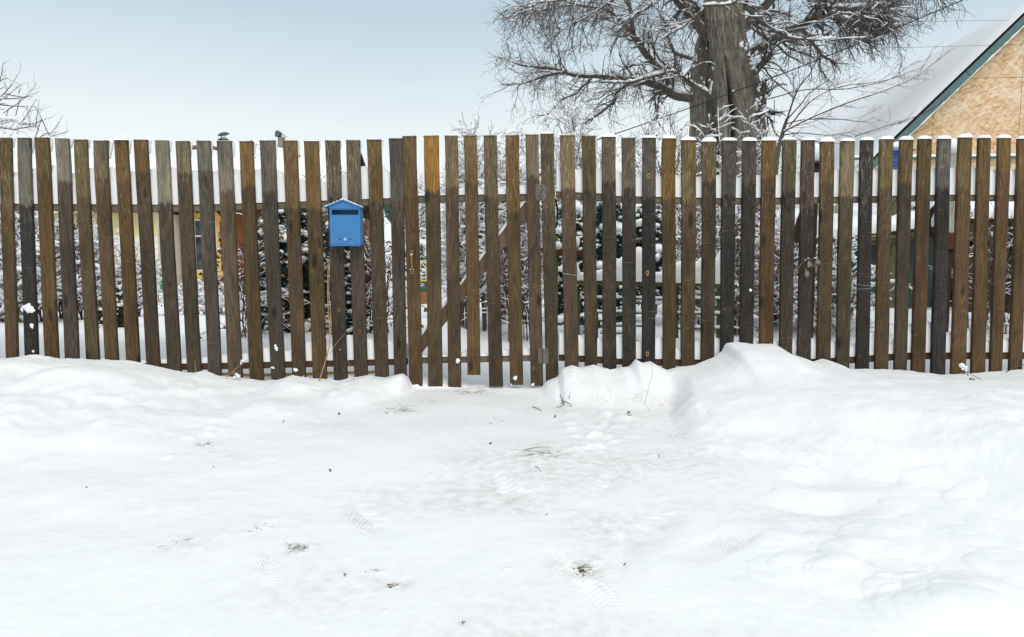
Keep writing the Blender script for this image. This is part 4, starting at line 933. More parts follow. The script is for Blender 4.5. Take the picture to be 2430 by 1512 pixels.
# sapling in front of the house roof
def sapling():
    Y = 8.6; r = thing('arching_sapling', 'slender sapling with long arching twigs in front of the snowy house roof', 'sapling', P(1845, 600, Y) * [1, 1, 0])
    def pl(lst, Y0=Y, Y1=Y, r0=.01, r1=.003):
        p, _ = px6(T7([(x, y, 1) for x, y in lst]), Y0, Y1); return p, np.linspace(r0, r1, len(p))
    S = [pl([(200, 1900), (240, 1400), (290, 1180), (330, 1050)], Y, Y, .034, .018), pl([(290, 1180), (350, 1140), (600, 1020), (900, 900), (1200, 800), (1500, 660), (1690, 505)], Y, Y - .5, .012, .003),
         pl([(310, 1110), (420, 800), (540, 640), (520, 570)], Y, Y, .012, .003), pl([(340, 1130), (560, 880), (800, 770), (1100, 730), (1250, 700)], Y, Y + .4, .009, .002), pl([(160, 880), (500, 795), (850, 790), (1250, 700), (1340, 600)], Y - .2, Y - .6, .007, .002),
         pl([(930, 1210), (1050, 1170), (1240, 1110), (1430, 1060)], Y - .3, Y - .4, .006, .002), pl([(320, 1100), (500, 1060), (800, 1060), (1000, 1080), (1100, 1040)], Y, Y + .3, .008, .002), pl([(280, 1200), (450, 1180), (700, 1200), (900, 1170)], Y, Y, .008, .002),
         pl([(330, 1060), (470, 900), (520, 830), (700, 700), (780, 560)], Y, Y + .6, .009, .002), pl([(250, 1300), (380, 1240), (600, 1260), (760, 1250)], Y, Y - .3, .007, .002), pl([(1400, 1060), (1600, 980), (1700, 900)], Y - .4, Y - .4, .003, .0015), pl([(1430, 1190), (1550, 1140), (1610, 1080)], Y - .4, Y - .4, .003, .0015)]
    a = grow(S[1:], 110, (.15, .6), .5, -.01, .14, .5, 7, .1, .0022); b = grow(a, 260, (.06, .25), .5, 0, .16, .6, 4, .1, .0016)
    V, Fq = tubes(S[:1], 9); mesh_obj('stem', V, Fq, LIMB, r, True); V, Fq = tubes(S[1:], 5); tag(mesh_obj('branches', V, Fq, TWIG_R, r), kind='stuff'); V, Fq = tubes(a + b, 3); tag(mesh_obj('twigs', V, Fq, TWIG_R, r), kind='stuff')
    V, Fq = tubes(snow_on(S[1:4], .003, .7, 1) + snow_on(S[:1], .01, .6, 1), 5); tag(mesh_obj('branch_snow', V, Fq, SNOW, r, True), kind='stuff')
sapling()
# thorn tree at the left edge
def thorn():
    Y = 6.6; r = thing('thorn_tree', 'thin thorny bare tree with reddish twigs at the left edge', 'tree', P(-40, 600, Y) * [1, 1, 0])
    def pl(lst, r0=.0042, r1=.0014, dy=0.):
        n = len(lst); p = np.array([P(x * .1373, 136.5 + y * .1373, Y + dy * i / n) for i, (x, y) in enumerate(lst)]); q = []
        t = np.linspace(0, n - 1, (n - 1) * 3 + 1); p = np.stack([np.interp(t, np.arange(n), p[:, k]) for k in range(3)], 1); return p, np.linspace(r0, r1, len(t))
    S = [pl([(-300, 3600), (-260, 2500), (-200, 1500), (-160, 900), (-60, 740)], .03, .010), pl([(-200, 900), (-50, 740), (120, 570), (220, 440), (345, 235)], .006), pl([(-100, 700), (0, 380), (40, 250), (55, 80)]), pl([(-60, 760), (0, 730), (200, 600), (375, 462)]),
         pl([(60, 960), (220, 850), (330, 780), (440, 680), (550, 560), (640, 435)]), pl([(75, 1090), (150, 890), (220, 840)]), pl([(350, 1160), (480, 970), (580, 800), (620, 720)]), pl([(500, 1700), (610, 1370), (680, 1180), (720, 1050), (650, 920), (580, 830)]),
         pl([(720, 1060), (800, 1250), (870, 1370), (1010, 1330), (1200, 1265)]), pl([(700, 1370), (780, 1320), (880, 1305), (1000, 1170), (1085, 995)]), pl([(620, 1180), (640, 1000), (680, 745)]), pl([(-60, 715), (280, 710), (440, 680), (650, 605)]), pl([(60, 620), (250, 665), (420, 690), (565, 668)]),
         pl([(-200, 1120), (130, 1090), (300, 1110), (400, 1160), (600, 1140), (910, 1025)], .006), pl([(-200, 1200), (0, 1215), (250, 1250), (510, 1195), (680, 1180)], .006), pl([(120, 570), (80, 430)]), pl([(320, 620), (340, 580), (375, 500)]), pl([(270, 1010), (330, 780), (360, 700)]), pl([(0, 820), (280, 845), (465, 845), (510, 1190)]), pl([(0, 400), (145, 345)]), pl([(0, 550), (80, 500)])]
    a = grow(S[1:], 80, (.04, .2), .7, 0, .15, .5, 5, .1, .0012); b = grow(S[13:15] + S[:1], 90, (.06, .25), .9, .05, .2, .4, 6, .2, .0012)
    sp = grow(S[1:], 300, (.008, .02), 1.3, 0, .05, .5, 2, .1, .0012)
    V, Fq = tubes(S[:1], 8); mesh_obj('trunk', V, Fq, LIMB, r, True); V, Fq = tubes(S[1:] + a + b + sp, 4); tag(mesh_obj('twigs', V, Fq, TWIG_R, r), kind='stuff')
    cs = []; rr = []
    for x, y, s in ((0, 1050, 70), (90, 1050, 70), (180, 1060, 65), (270, 1075, 55), (340, 1110, 38), (380, 1140, 20), (0, 1185, 50), (90, 1190, 45), (170, 1205, 32), (330, 1200, 38), (20, 700, 30), (-60, 1060, 80), (80, 1300, 30), (180, 1330, 30), (300, 1300, 26)):
        cs.append(P(x * .1373, 136.5 + y * .1373, Y)); rr.append(s * .1373 * Y / F)
    V, Fq = blobs(cs, rr, .85, .35); tag(mesh_obj('snow_load', V, Fq, SNOW, r, True), kind='stuff')
thorn()

# wires
def cable(label, pts, rad, group=None):
    p = np.array([P(u, v, Y) for u, v, Y in pts]); n = len(p); t = np.linspace(0, n - 1, 40); q = np.stack([np.interp(t, np.arange(n), p[:, k]) for k in range(3)], 1)
    q[:, 2] -= .10 * np.sin(np.linspace(0, math.pi, 40)) if n == 2 else 0
    V, Fq = tubes([(q, np.full(40, rad))], 5); o = mesh_obj('overhead_cable', V, Fq, BLACK, None, loc=q[0]); tag(o, label, 'cable', group)
cable('thick black cable rising diagonally across the linden trunk', [(1380, 345, 12.5), (2430, -62, 11)], .0085)
cable('thin upper wire running level through the tree top to the house', [(1222, 30, 15), (2394, 48, 11.0)], .0022, 'thin level wires')
cable('thin lower wire running level across the limbs to the house', [(1222, 101, 15), (2412, 106, 10.7)], .0022, 'thin level wires')

# ------------------------------------------------------------------ fence
TH = .030
def slat_cols(b, t):
    f = lambda c: [(q * .95 + .05 * sum(c) / 3) * w_ for q, w_ in zip(c, (1.01, 1.0, .92))]
    return lin(*f(b), .80), lin(*f(t), .86)
def make_slat(root, cf, tl, tr, vt, bl, br, vb, base, top, wear=.6, th=.40, ext=True, cap=0.0, name='slat', crust=0.0, tilt=0.0):
    (uTL, v0), (uTR, _) = cf(tl, vt), cf(tr, vt); (uBL, v1), (uBR, _) = cf(bl, vb), cf(br, vb)
    left = (uTL + uTR) / 2 < CU
    def xs(uL, uR, v):
        return (P(uL, v, YF if left or uL > 1215 and uL < 1215 else (YF + TH if not left else YF))[0], P(uR, v, (YF + TH) if left else YF)[0])
    xTL, xTR = xs(uTL, uTR, v0); xBL, xBR = xs(uBL, uBR, v1); zT = P(0, v0, YF)[2]; zB = P(0, v1, YF)[2]
    yj = rng.uniform(-.002, .002)
    if ext:
        k = .22 / (zT - zB); xBL += (xBL - xTL) * k; xBR += (xBR - xTR) * k; zB -= .22
    lv = [0, .3, .62, .9, 1.0]; V = []; c = .0035; n = 8; org = np.array([(xBL + xBR) / 2, YF + yj, zB])
    wob = rng.normal(0, .0016, len(lv)); wy = rng.normal(0, .0015, len(lv)); tcut = rng.uniform(-.003, .003) + tilt
    for i, t in enumerate(lv):
        a = xBL + (xTL - xBL) * t + wob[i]; b = xBR + (xTR - xBR) * t + wob[i]; z = zB + (zT - zB) * t; y0 = YF + yj + wy[i]; y1 = y0 + TH
        zz = lambda x: z + (tcut * ((x - a) / (b - a) - .5) if i == len(lv) - 1 else 0)
        for x, y in ((a + c, y0), (b - c, y0), (b, y0 + c), (b, y1 - c), (b - c, y1), (a + c, y1), (a, y1 - c), (a, y0 + c)): V.append((x, y, zz(x)))
    Fc = [tuple(range(7, -1, -1)), tuple(range(32, 40))] + [(k * 8 + j, k * 8 + (j + 1) % 8, k * 8 + 8 + (j + 1) % 8, k * 8 + 8 + j) for k in range(4) for j in range(8)]
    o = mesh_obj(name, V, Fc, SLAT, root, loc=org); cb, ct = slat_cols(base, top); o.color = cb; o['top_tint'] = [float(q) for q in ct[:3]]; o['wear'] = float(wear)
    H = zT - zB; o['tint_height'] = float(H - th)
    if cap:
        W = xTR - xTL; nx, ny = 12, 6; V = []; sx = W / 2 + .004; cx = (xTL + xTR) / 2; cy = YF + yj + TH / 2; hs = rng.uniform(0, 99)
        for j in range(ny + 1):
            for i in range(nx + 1):
                a = i / nx * 2 - 1; b = j / ny * 2 - 1; e = (max(0, 1 - abs(a) ** 3.2) ** .5) * (max(0, 1 - abs(b) ** 3.5) ** .5)
                V.append((cx + a * sx, cy + b * (TH / 2 + .006), zT - .004 + cap * e * (1 + .25 * float(vnoise(a * 1.5 + hs, b)) * 1)))
        idx = np.arange((nx + 1) * (ny + 1)).reshape(ny + 1, nx + 1); mesh_obj('snow_cap', V, np.stack([idx[:-1, :-1], idx[:-1, 1:], idx[1:, 1:], idx[1:, :-1]], -1).reshape(-1, 4), SNOW, o, True)
    if crust:       # snow stuck to the rear edge between top and rail
        sgn = 1 if left else -1; V = []; n = 46; m = 7; hs = rng.uniform(0, 99); zlow = zT - rng.uniform(.05, .13)
        for i in range(n + 1):
            t = i / n; z = zT + .004 - (zT - zlow) * t; xe = (xTR + (xBR - xTR) * (zT - z) / (zT - zB)) if left else (xTL + (xBL - xTL) * (zT - z) / (zT - zB))
            wdt = crust * .9 * (1 - t ** 2) * (.9 + .5 * float(fbm(np.array(t * 4 + hs), np.array(.0), 3, 3))) * (min(1, t * 10 + .3) ** .5); wdt = max(wdt, .001)
            for j in range(m):
                q = math.pi * 2 * j / m; V.append((xe + sgn * (wdt * .5 * (1 + math.cos(q)) - .003), YF + yj + TH + .006 + .010 * math.sin(q), z))
        idx = np.arange((n + 1) * m).reshape(n + 1, m); a_ = idx[:-1]; b_ = np.roll(idx, -1, 1)[:-1]; c_ = np.roll(idx, -1, 1)[1:]; d_ = idx[1:]
        mesh_obj('snow_crust', V, np.stack([a_, d_, c_, b_], -1).reshape(-1, 4), SNOW, o, True)
    return o
KNOT = m_plain('pale_knot', lin(150, 124, 84), .8, .3, 60); KNOT_D = m_plain('dark_knot_heart', lin(58, 42, 30), .8, .3, 60)
KNOT_B = m_plain('brown_knot', lin(116, 92, 62), .8, .3, 60)
def knot(o, cf, x, y, w_=9, h_=15):
    c = P(*cf(x, y), YF - .0022); k = .4315 * YF / F; a = np.linspace(0, 2 * math.pi, 14, endpoint=False)
    for nm, f, d, m in (('knot', 1, 0, KNOT if o is RL_DARK else KNOT_B), ('knot_heart', .45, -.0007, KNOT_D)):
        MB().prism([(c[0] + w_ * k * f * math.cos(q), c[1] + d, c[2] + h_ * k * f * math.sin(q) * (1 + .15 * math.sin(3 * q))) for q in a], (0, .003, 0)).build(nm, m, o)
def clump(o, cf, x, y, s, n=5):
    c = P(*cf(x, y), YF - .004); rr = s * .4315 * YF / F
    V, Fq = blobs(c + np.stack([rng.normal(0, rr * .35, n), np.full(n, -.001), rng.normal(0, rr * .5, n)], 1), rng.uniform(.4, .75, n) * rr, 1.0, .5); V[:, 1] = (V[:, 1] - (YF - .004)) * .5 + YF - .002
    mesh_obj('snow_clump', V, Fq, SNOW, o, True)
def rail(root, pts_top, pts_bot, name, mat, snow_pts=None, y0=YF + TH + .004, dp=.042, jag=.010, sname='rail_snow'):
    T = [P(u, v, y0) for u, v in pts_top]; B = [P(u, v, y0) for u, v in pts_bot]
    x0, x1 = T[0][0], T[-1][0]; tx = [p[0] for p in T]; tz = [p[2] for p in T]; bx = [p[0] for p in B]; bz = [p[2] for p in B]
    xs = np.linspace(x0, x1, 30); V = []; c = .004
    for x in xs:
        zt = np.interp(x, tx, tz); zb = np.interp(x, bx, bz)
        for y, z in ((y0 + c, zb), (y0 + dp, zb), (y0 + dp, zt), (y0 + c, zt), (y0, zt - c), (y0, zb + c)): V.append((x, y, z))
    n = 6; Fc = [tuple(range(n)), tuple(range(len(V) - 1, len(V) - 1 - n, -1))] + [(k * n + j, k * n + n + j, k * n + n + (j + 1) % n, k * n + (j + 1) % n) for k in range(len(xs) - 1) for j in range(n)]
    o = mesh_obj(name, V, Fc, mat, root, loc=(x0, y0, tz[0]))
    if snow_pts:
        S = [P(u, v, y0 + .01) for u, v in snow_pts]; sx = [p[0] for p in S]; sz = [p[2] for p in S]; m = 11; ns = int((x1 - x0) / .007); V = []; X = np.linspace(x0, x1, ns)
        nz = fbm(X * 9, X * 0 + 2.1, 5, 4) * jag * 2; ny_ = fbm(X * 12, X * 0 + 7.7, 15, 3) * .012
        for i, x in enumerate(X):
            zb = np.interp(x, tx, tz) + .001; zt = max(np.interp(x, sx, sz) + nz[i], zb + .004)
            for j in range(m):
                q = math.pi * j / (m - 1); hh = math.sin(q) ** .5
                yy = y0 + dp / 2 - (dp / 2 + .006 + ny_[i] * math.sin(q)) * math.cos(q); z = zb + (zt - zb) * hh
                yy -= .008 * max(0, float(vnoise(x * 40, z * 40, 8))) * math.sin(q) * 2 * (zt - zb) / .1
                V.append((x, yy, z))
        idx = np.arange(ns * m).reshape(ns, m); s = mesh_obj(sname, V, np.stack([idx[:-1, :-1], idx[1:, :-1], idx[1:, 1:], idx[:-1, 1:]], -1).reshape(-1, 4), SNOW, o, True)
    return o

# left section --------------------------------------------------
fl = thing('picket_fence', 'weathered brown picket fence left of the gate carrying the mailbox', 'fence', (P(480, 900, YF)[0], YF, 0), 'picket fence sections')
B_ = lambda *a: a
LS = [(C1, -240, -156, 70, -190, -110, 1283, (90, 76, 56), (96, 80, 58), .5, 0, 0), (C1, -124, -42, 71, -78, 4, 1283, (70, 62, 56), (96, 88, 80), .5, 0, 0),
      (C1, -12, 72, 70, 30, 110, 1283, (88, 70, 48), (94, 78, 54), .6, 0, .012), (C1, 90, 176, 67, 133, 220, 1280, (50, 46, 46), (104, 101, 98), .5, .006, .016), (C1, 187, 278, 67, 243, 332, 1300, (96, 74, 46), (104, 84, 54), .45, .004, .014),
      (C1, 299, 387, 73, 353, 442, 1300, (80, 68, 62), (124, 119, 114), .9, 0, .022), (C1, 400, 485, 78, 470, 554, 1295, (86, 74, 54), (102, 90, 66), .6, .004, .016), (C1, 510, 600, 84, 575, 658, 1295, (92, 73, 52), (106, 96, 80), .5, .003, .030),
      (C1, 624, 708, 80, 692, 777, 1320, (92, 70, 44), (104, 82, 50), .5, .030, .018), (C1, 734, 820, 80, 806, 890, 1345, (78, 64, 52), (104, 80, 50), .4, .003, .018), (C1, 848, 932, 84, 918, 1003, 1360, (78, 68, 58), (132, 127, 118), .6, 0, .018),
      (C1, 960, 1046, 88, 1030, 1115, 1368, (76, 66, 53), (108, 98, 78), .6, 0, .018), (C2, -23, 62, 85, 45, 125, 1390, (82, 75, 69), (104, 102, 99), .3, .003, .014), (C2, 93, 182, 85, 155, 240, 1400, (98, 82, 71), (118, 112, 105), .4, .004, .014),
      (C2, 214, 296, 88, 270, 354, 1420, (88, 70, 48), (116, 92, 54), .3, .002, .022), (C2, 326, 416, 82, 390, 473, 1412, (74, 66, 60), (102, 97, 93), .4, .006, .016), (C2, 456, 540, 84, 508, 588, 1400, (86, 69, 50), (112, 91, 60), .6, .003, .018),
      (C2, 570, 656, 86, 622, 705, 1415, (86, 70, 48), (118, 94, 60), .5, .005, .016), (C2, 687, 772, 83, 738, 818, 1425, (68, 60, 54), (96, 82, 72), 1.0, .004, .020), (C2, 801, 881, 82, 848, 926, 1405, (78, 66, 58), (102, 90, 80), .7, .004, .014),
      (C2, 915, 997, 77, 963, 1042, 1400, (78, 66, 54), (108, 86, 52), .6, .004, .020), (C2, 1038, 1116, 71, 1068, 1140, 1390, (72, 61, 55), (86, 82, 80), .6, .004, .0)]
# the fence carries on past the left of the view
EX = [((88, 70, 48), (100, 84, 58)), ((52, 48, 47), (92, 88, 84)), ((80, 68, 58), (120, 114, 106)), ((92, 74, 50), (106, 86, 54)), ((74, 64, 54), (96, 84, 66))]
LS = [(C1, -240 - 112 * k, -156 - 112 * k, 70, -190 - 112 * k, -110 - 112 * k, 1283, *EX[k % 5], .5, .003, 0) for k in range(12, 0, -1)] + LS
SL = []
for cf, a, b, vt, c, d, vb, base, top, wear, cap, crust in LS:
    SL.append(make_slat(fl, cf, a, b, vt, c, d, vb, base, top, wear, .34 + rng.uniform(-.14, .12), True, cap, crust=crust))
SL = SL[12:]
clump(SL[3], C1, 163, 1010, 26, 9); clump(SL[3], C1, 173, 1103, 11); clump(SL[3], C1, 182, 1245, 7); clump(SL[15], C2, 419, 1225, 11); clump(SL[15], C2, 402, 1335, 8, 4); clump(SL[16], C2, 528, 1350, 14, 6); clump(SL[16], C2, 569, 1384, 6, 3); clump(SL[18], C2, 771, 1236, 4, 2)
rail(fl, [C1(-1700, 433), C1(80, 434), C1(1000, 440), C2(90, 437), C2(560, 422), C2(1140, 400)], [C1(-1700, 470), C1(80, 470), C1(1000, 478), C2(90, 473), C2(560, 458), C2(1140, 436)], 'upper_rail', RAIL,
     [C1(-1700, 230), C1(80, 250), C1(190, 240), C1(300, 215), C1(390, 260), C1(500, 240), C1(610, 225), C1(720, 250), C1(830, 240), C1(950, 235), C1(1060, 245), C2(80, 250), C2(190, 235), C2(310, 240), C2(430, 240), C2(550, 285), C2(660, 300), C2(780, 290), C2(885, 240), C2(918, 240), C2(1000, 225), C2(1040, 260), C2(1140, 300)], jag=.012)
rail(fl, [C1(-1700, 1310), C1(790, 1310), C1(1020, 1312), C2(340, 1304), C2(930, 1290), C2(1140, 1285)], [C1(-1700, 1345), C1(790, 1345), C1(1020, 1348), C2(340, 1340), C2(930, 1325), C2(1140, 1320)], 'lower_rail', RAIL_D,
     [C1(-1700, 1280), C1(790, 1290), C1(1020, 1290), C2(130, 1262), C2(240, 1250), C2(340, 1222), C2(480, 1235), C2(580, 1180), C2(700, 1190), C2(820, 1170), C2(930, 1190), C2(1060, 1190), C2(1140, 1200)], jag=.012)
for ut, ub in ((634, 667), (945, 957), (247, 277)):
    MB().bar(P(ub, 905, YF + TH + .065) - [0, 0, .15], P(ut, 490, YF + TH + .065), .045, .04).build('post', POST, fl)
# gate ----------------------------------------------------------
gt = thing('garden_gate', 'picket garden gate with diagonal brace, brass handle and steel hinges', 'gate', (P(1120, 925, YF)[0], YF, P(0, 925, YF)[2]))
GS = [(13, 92, 60, 50, 126, 1458, (94, 74, 52), (102, 82, 56), .3, .40, .002), (127, 212, 58, 157, 238, 1450, (88, 72, 54), (146, 108, 52), .15, .36, .002), (247, 320, 58, 265, 339, 1450, (82, 67, 53), (108, 93, 72), .7, .33, .003),
      (350, 423, 55, 372, 445, 1375, (98, 77, 50), (118, 95, 62), .6, .31, .003), (457, 531, 56, 490, 567, 1440, (80, 66, 51), (104, 91, 72), .8, .40, .002), (577, 652, 55, 606, 679, 1430, (92, 73, 52), (108, 84, 52), .5, .50, .003), (688, 760, 50, 720, 790, 1436, (84, 69, 57), (126, 113, 98), .8, .28, .004)]
GL = [make_slat(gt, C3, a, b, vt, c, d, vb, base, top, wear, th, False, cap) for a, b, vt, c, d, vb, base, top, wear, th, cap in GS]
clump(GL[0], C3, 88, 1447, 16, 10); clump(GL[2], C3, 320, 1298, 13, 6); clump(GL[5], C3, 633, 1392, 12, 6); clump(GL[6], C3, 733, 1428, 10, 5); clump(GL[5], C3, 612, 1430, 5, 3)
rail(gt, [C3(22, 392), C3(300, 386), C3(770, 379)], [C3(22, 430), C3(300, 423), C3(770, 416)], 'upper_rail', RAIL, [C3(22, 372), C3(110, 378), C3(150, 384), C3(220, 380), C3(250, 376), C3(330, 350), C3(350, 338), C3(425, 340), C3(450, 356), C3(460, 350), C3(540, 342), C3(570, 348), C3(590, 346), C3(655, 334), C3(690, 330), C3(770, 320)], jag=.004)
rail(gt, [C3(50, 1279), C3(300, 1275), C3(790, 1265)], [C3(50, 1314), C3(300, 1310), C3(790, 1298)], 'lower_rail', RAIL, [C3(50, 1272), C3(140, 1268), C3(230, 1262), C3(330, 1266), C3(360, 1240), C3(480, 1258), C3(560, 1240), C3(600, 1238), C3(680, 1232), C3(720, 1228), C3(790, 1225)], jag=.004)
a = P(*C3(60, 1275), YF + TH + .02); b = P(*C3(745, 415), YF + TH + .02)
a0 = P(*C3(98, 1235), YF + TH + .02); b0 = P(*C3(715, 440), YF + TH + .02)
BRC = MB().bar(a0, b0, .028, .072).build('brace', m_wood('brace_wood', lin(112, 92, 78)), gt)
d = (b0 - a0) / np.linalg.norm(b0 - a0); nrm = np.cross(d, [0, 1, 0]); nrm = nrm if nrm[2] > 0 else -nrm
pts = np.linspace(a0, b0, 90) + nrm * .041; rr = .006 + .011 * np.clip(fbm(np.linspace(0, 16, 90), np.zeros(90), 9, 3) + .45, 0, 1.2)
V, Fq = tubes([(pts, rr)], 7); mesh_obj('brace_snow', V, Fq, SNOW, BRC, True)
# handle
hp = lambda x, y, Y: P(*C3(x, y), Y)
h = thing('gate_handle', None, None) if False else None
mb = MB(); a, b = hp(53, 690, YF - .004), hp(75, 712, YF - .004); mb.box(a[0], b[0], YF - .005, YF - .001, b[2] - .008, a[2], .001)
a, b = hp(54, 796, YF - .004), hp(78, 820, YF - .004); mb.box(a[0], b[0], YF - .005, YF - .001, b[2], a[2] + .008, .001)
gp = [hp(63, 708, YF - .006), hp(63, 716, YF - .028), hp(64, 755, YF - .034), hp(66, 792, YF - .028), hp(66, 800, YF - .006)]
HND = mb.build('handle', BRASS, gt)
p = np.array(gp); t = np.linspace(0, 4, 17); p = np.stack([np.interp(t, range(5), p[:, k]) for k in range(3)], 1)
V, Fq = tubes([(p, np.full(17, .0075))], 8); mesh_obj('grip', V, Fq, BRASS, HND, True)
for x, y in ((58, 698), (70, 697), (60, 812), (72, 812)):
    q = hp(x, y, YF - .0052); MB().cyl(q, q + [0, -.0015, 0], .003, n=8).build('screw', HOLE, HND)
V, Fq = blobs([hp(63, 713, YF - .032), hp(57, 795, YF - .01), hp(72, 797, YF - .01)], [.007, .005, .006], .8, .4); mesh_obj('snow_clump', V, Fq, SNOW, HND, True)
# hinges
for (x0, x1, y0, y1) in ((745, 803, 328, 416), (758, 817, 1227, 1313)):
    a, b = hp(x0, y0, YF), hp(x1, y1, YF); xm = (a[0] + b[0]) / 2; 
    mb = MB(); mb.box(a[0], xm - .007, YF - .0065, YF - .003, b[2], a[2], .001); mb.box(xm + .007, b[0], YF - .0065, YF - .003, b[2], a[2], .001); H_ = mb.build('hinge', STEEL, gt)
    for k in range(5):
        z0 = b[2] + (a[2] - b[2]) * k / 5; MB().cyl((xm, YF - .008, z0 + .001), (xm, YF - .008, z0 + (a[2] - b[2]) / 5 - .001), .006, n=10).build('knuckle', STEEL, H_, True)
        for s in (-1, 1):
            z = b[2] + (a[2] - b[2]) * (k + .5) / 5; x = xm + s * ((b[0] - a[0]) / 2 * (.48 if k % 2 else .74)); MB().cyl((x, YF - .0068, z), (x, YF - .0083, z), .0032, n=8).build('screw', HOLE, H_)
# right section --------------------------------------------------
fr = thing('picket_fence', 'weathered dark picket fence right of the gate with rounded snow caps', 'fence', (P(1860, 900, YF)[0], YF, 0), 'picket fence sections')
RS = [(C3, 771, 845, 45, 802, 874, 1395, (74, 62, 49), (92, 80, 62), .7, .36, .017), (C3, 879, 960, 53, 905, 984, 1335, (87, 71, 59), (118, 103, 82), .8, .30, .004), (C3, 998, 1076, 58, 1015, 1085, 1330, (72, 62, 48), (96, 80, 52), .5, .34, .003), (C4, 8, 86, 62, 15, 93, 1350, (64, 56, 50), (104, 91, 79), .9, .34, .024),
      (C4, 116, 194, 70, 121, 198, 1340, (54, 48, 46), (92, 82, 75), .7, .32, .002), (C4, 232, 310, 67, 228, 304, 1310, (46, 43, 43), (78, 73, 70), .6, .36, .019), (C4, 338, 418, 70, 340, 415, 1355, (84, 67, 42), (110, 86, 46), .6, .40, .024), (C4, 445, 530, 80, 443, 523, 1335, (80, 64, 46), (104, 87, 58), .7, .36, .022),
      (C4, 557, 640, 88, 551, 630, 1325, (70, 58, 46), (98, 82, 62), 1.0, .36, .028), (C4, 668, 752, 82, 655, 735, 1260, (46, 42, 42), (74, 70, 70), .7, .36, .022), (C4, 780, 863, 84, 764, 845, 1200, (52, 46, 44), (76, 70, 68), .7, .34, .025), (C4, 885, 972, 82, 871, 955, 1205, (90, 67, 42), (108, 84, 50), .8, .34, .023),
      (C4, 1000, 1084, 80, 980, 1058, 1270, (64, 56, 47), (92, 82, 63), .9, .36, .022), (C5, 5, 87, 80, -20, 62, 1280, (60, 51, 49), (88, 72, 68), .9, .38, .024), (C5, 107, 192, 88, 85, 170, 1310, (82, 66, 49), (100, 80, 52), .7, .34, .030), (C5, 217, 304, 85, 190, 272, 1345, (74, 64, 51), (116, 103, 84), .6, .30, .023),
      (C5, 326, 407, 80, 298, 380, 1345, (52, 46, 47), (58, 53, 54), .8, .32, .022), (C5, 432, 517, 75, 400, 485, 1350, (84, 67, 48), (108, 93, 63), .8, .36, .021), (C5, 541, 625, 78, 510, 590, 1360, (74, 62, 53), (104, 85, 57), .8, .34, .025), (C5, 643, 728, 73, 605, 692, 1365, (86, 66, 43), (88, 72, 46), .5, .34, .022),
      (C5, 748, 833, 73, 710, 800, 1370, (52, 46, 47), (92, 89, 90), .8, .34, .023), (C5, 862, 950, 66, 818, 912, 1382, (94, 74, 51), (102, 84, 54), .4, .3, .026), (C5, 970, 1052, 68, 930, 1020, 1372, (96, 73, 49), (98, 77, 48), .4, .3, .020), (C5, 1078, 1163, 68, 1035, 1115, 1370, (96, 73, 52), (108, 84, 49), .3, .3, .023),
      (C5, 1188, 1270, 72, 1140, 1225, 1345, (93, 73, 50), (102, 79, 46), .4, .3, .020), (C5, 1296, 1380, 72, 1250, 1335, 1345, (84, 68, 50), (94, 79, 52), .4, .3, .022), (C5, 1406, 1490, 72, 1360, 1440, 1345, (64, 58, 50), (84, 76, 62), .4, .3, .022)]
RS += [(C5, 1516 + 110 * k, 1600 + 110 * k, 72, 1470 + 108 * k, 1550 + 108 * k, 1345, *EX[(k * 2) % 5], .4, .3, .022) for k in range(11)]
RL = []
for k, (cf, a, b, vt, c, d, vb, base, top, wear, th, cap) in enumerate(RS):
    RL.append(make_slat(fr, cf, a, b, vt, c, d, vb, base, top, wear, th + rng.uniform(-.12, .12), True, cap, crust=0))
rail(fr, [C3(860, 366), C3(1120, 379), C4(100, 392), C4(640, 403), C4(1090, 400), C5(800, 385), C5(2850, 393)], [C3(860, 402), C3(1120, 417), C4(100, 430), C4(640, 438), C4(1090, 435), C5(800, 416), C5(2850, 427)], 'upper_rail', RAIL,
     [C3(860, 100), C3(880, 230), C3(975, 245), C3(1085, 230), C3(1115, 230), C4(90, 250), C4(115, 265), C4(200, 280), C4(230, 275), C4(320, 275), C4(345, 290), C4(420, 282), C4(445, 285), C4(530, 288), C4(560, 285), C4(640, 283), C4(665, 272), C4(750, 285), C4(860, 275), C4(885, 270), C4(980, 272), C4(1090, 262), C5(90, 262), C5(200, 245), C5(310, 246), C5(420, 246), C5(530, 242), C5(630, 242), C5(735, 235), C5(850, 235), C5(960, 235), C5(1060, 240), C5(1180, 240), C5(1500, 250), C5(2850, 245)], jag=.006)
rail(fr, [C3(875, 1262), C3(1120, 1275), C4(100, 1285), C4(540, 1290), C4(1090, 1290), C5(200, 1280), C5(600, 1252), C5(2850, 1245)], [C3(875, 1298), C3(1120, 1312), C4(100, 1322), C4(540, 1328), C4(1090, 1328), C5(200, 1318), C5(600, 1290), C5(2850, 1285)], 'lower_rail', RAIL_D,
     [C3(875, 1135), C3(990, 1160), C3(1110, 1165), C4(100, 1160), C4(210, 1190), C4(320, 1170), C4(430, 1240), C4(540, 1190), C4(640, 1180), C4(1090, 1190), C5(80, 1170), C5(190, 1190), C5(290, 1210), C5(400, 1130), C5(500, 1200), C5(610, 1090), C5(700, 1070), C5(800, 1150), C5(920, 1120), C5(1030, 1180), C5(1140, 1170), C5(1500, 1180), C5(2850, 1170)], jag=.012)
for ut, ub in ((1297, 1312), (1826, 1818), (2286, 2276)):
    MB().bar(P(ub, 905, YF + TH + .065) - [0, 0, .15], P(ut, 480, YF + TH + .065), .045, .05).build('post', POST, fr)
clump(RL[10], C4, 828, 908, 8, 5); RL_DARK = RL[5]
for k_, cf_, x_, y_ in ((5, C4, 268, 280), (5, C4, 262, 814), (5, C4, 261, 1258)): knot(RL[k_], cf_, x_, y_)
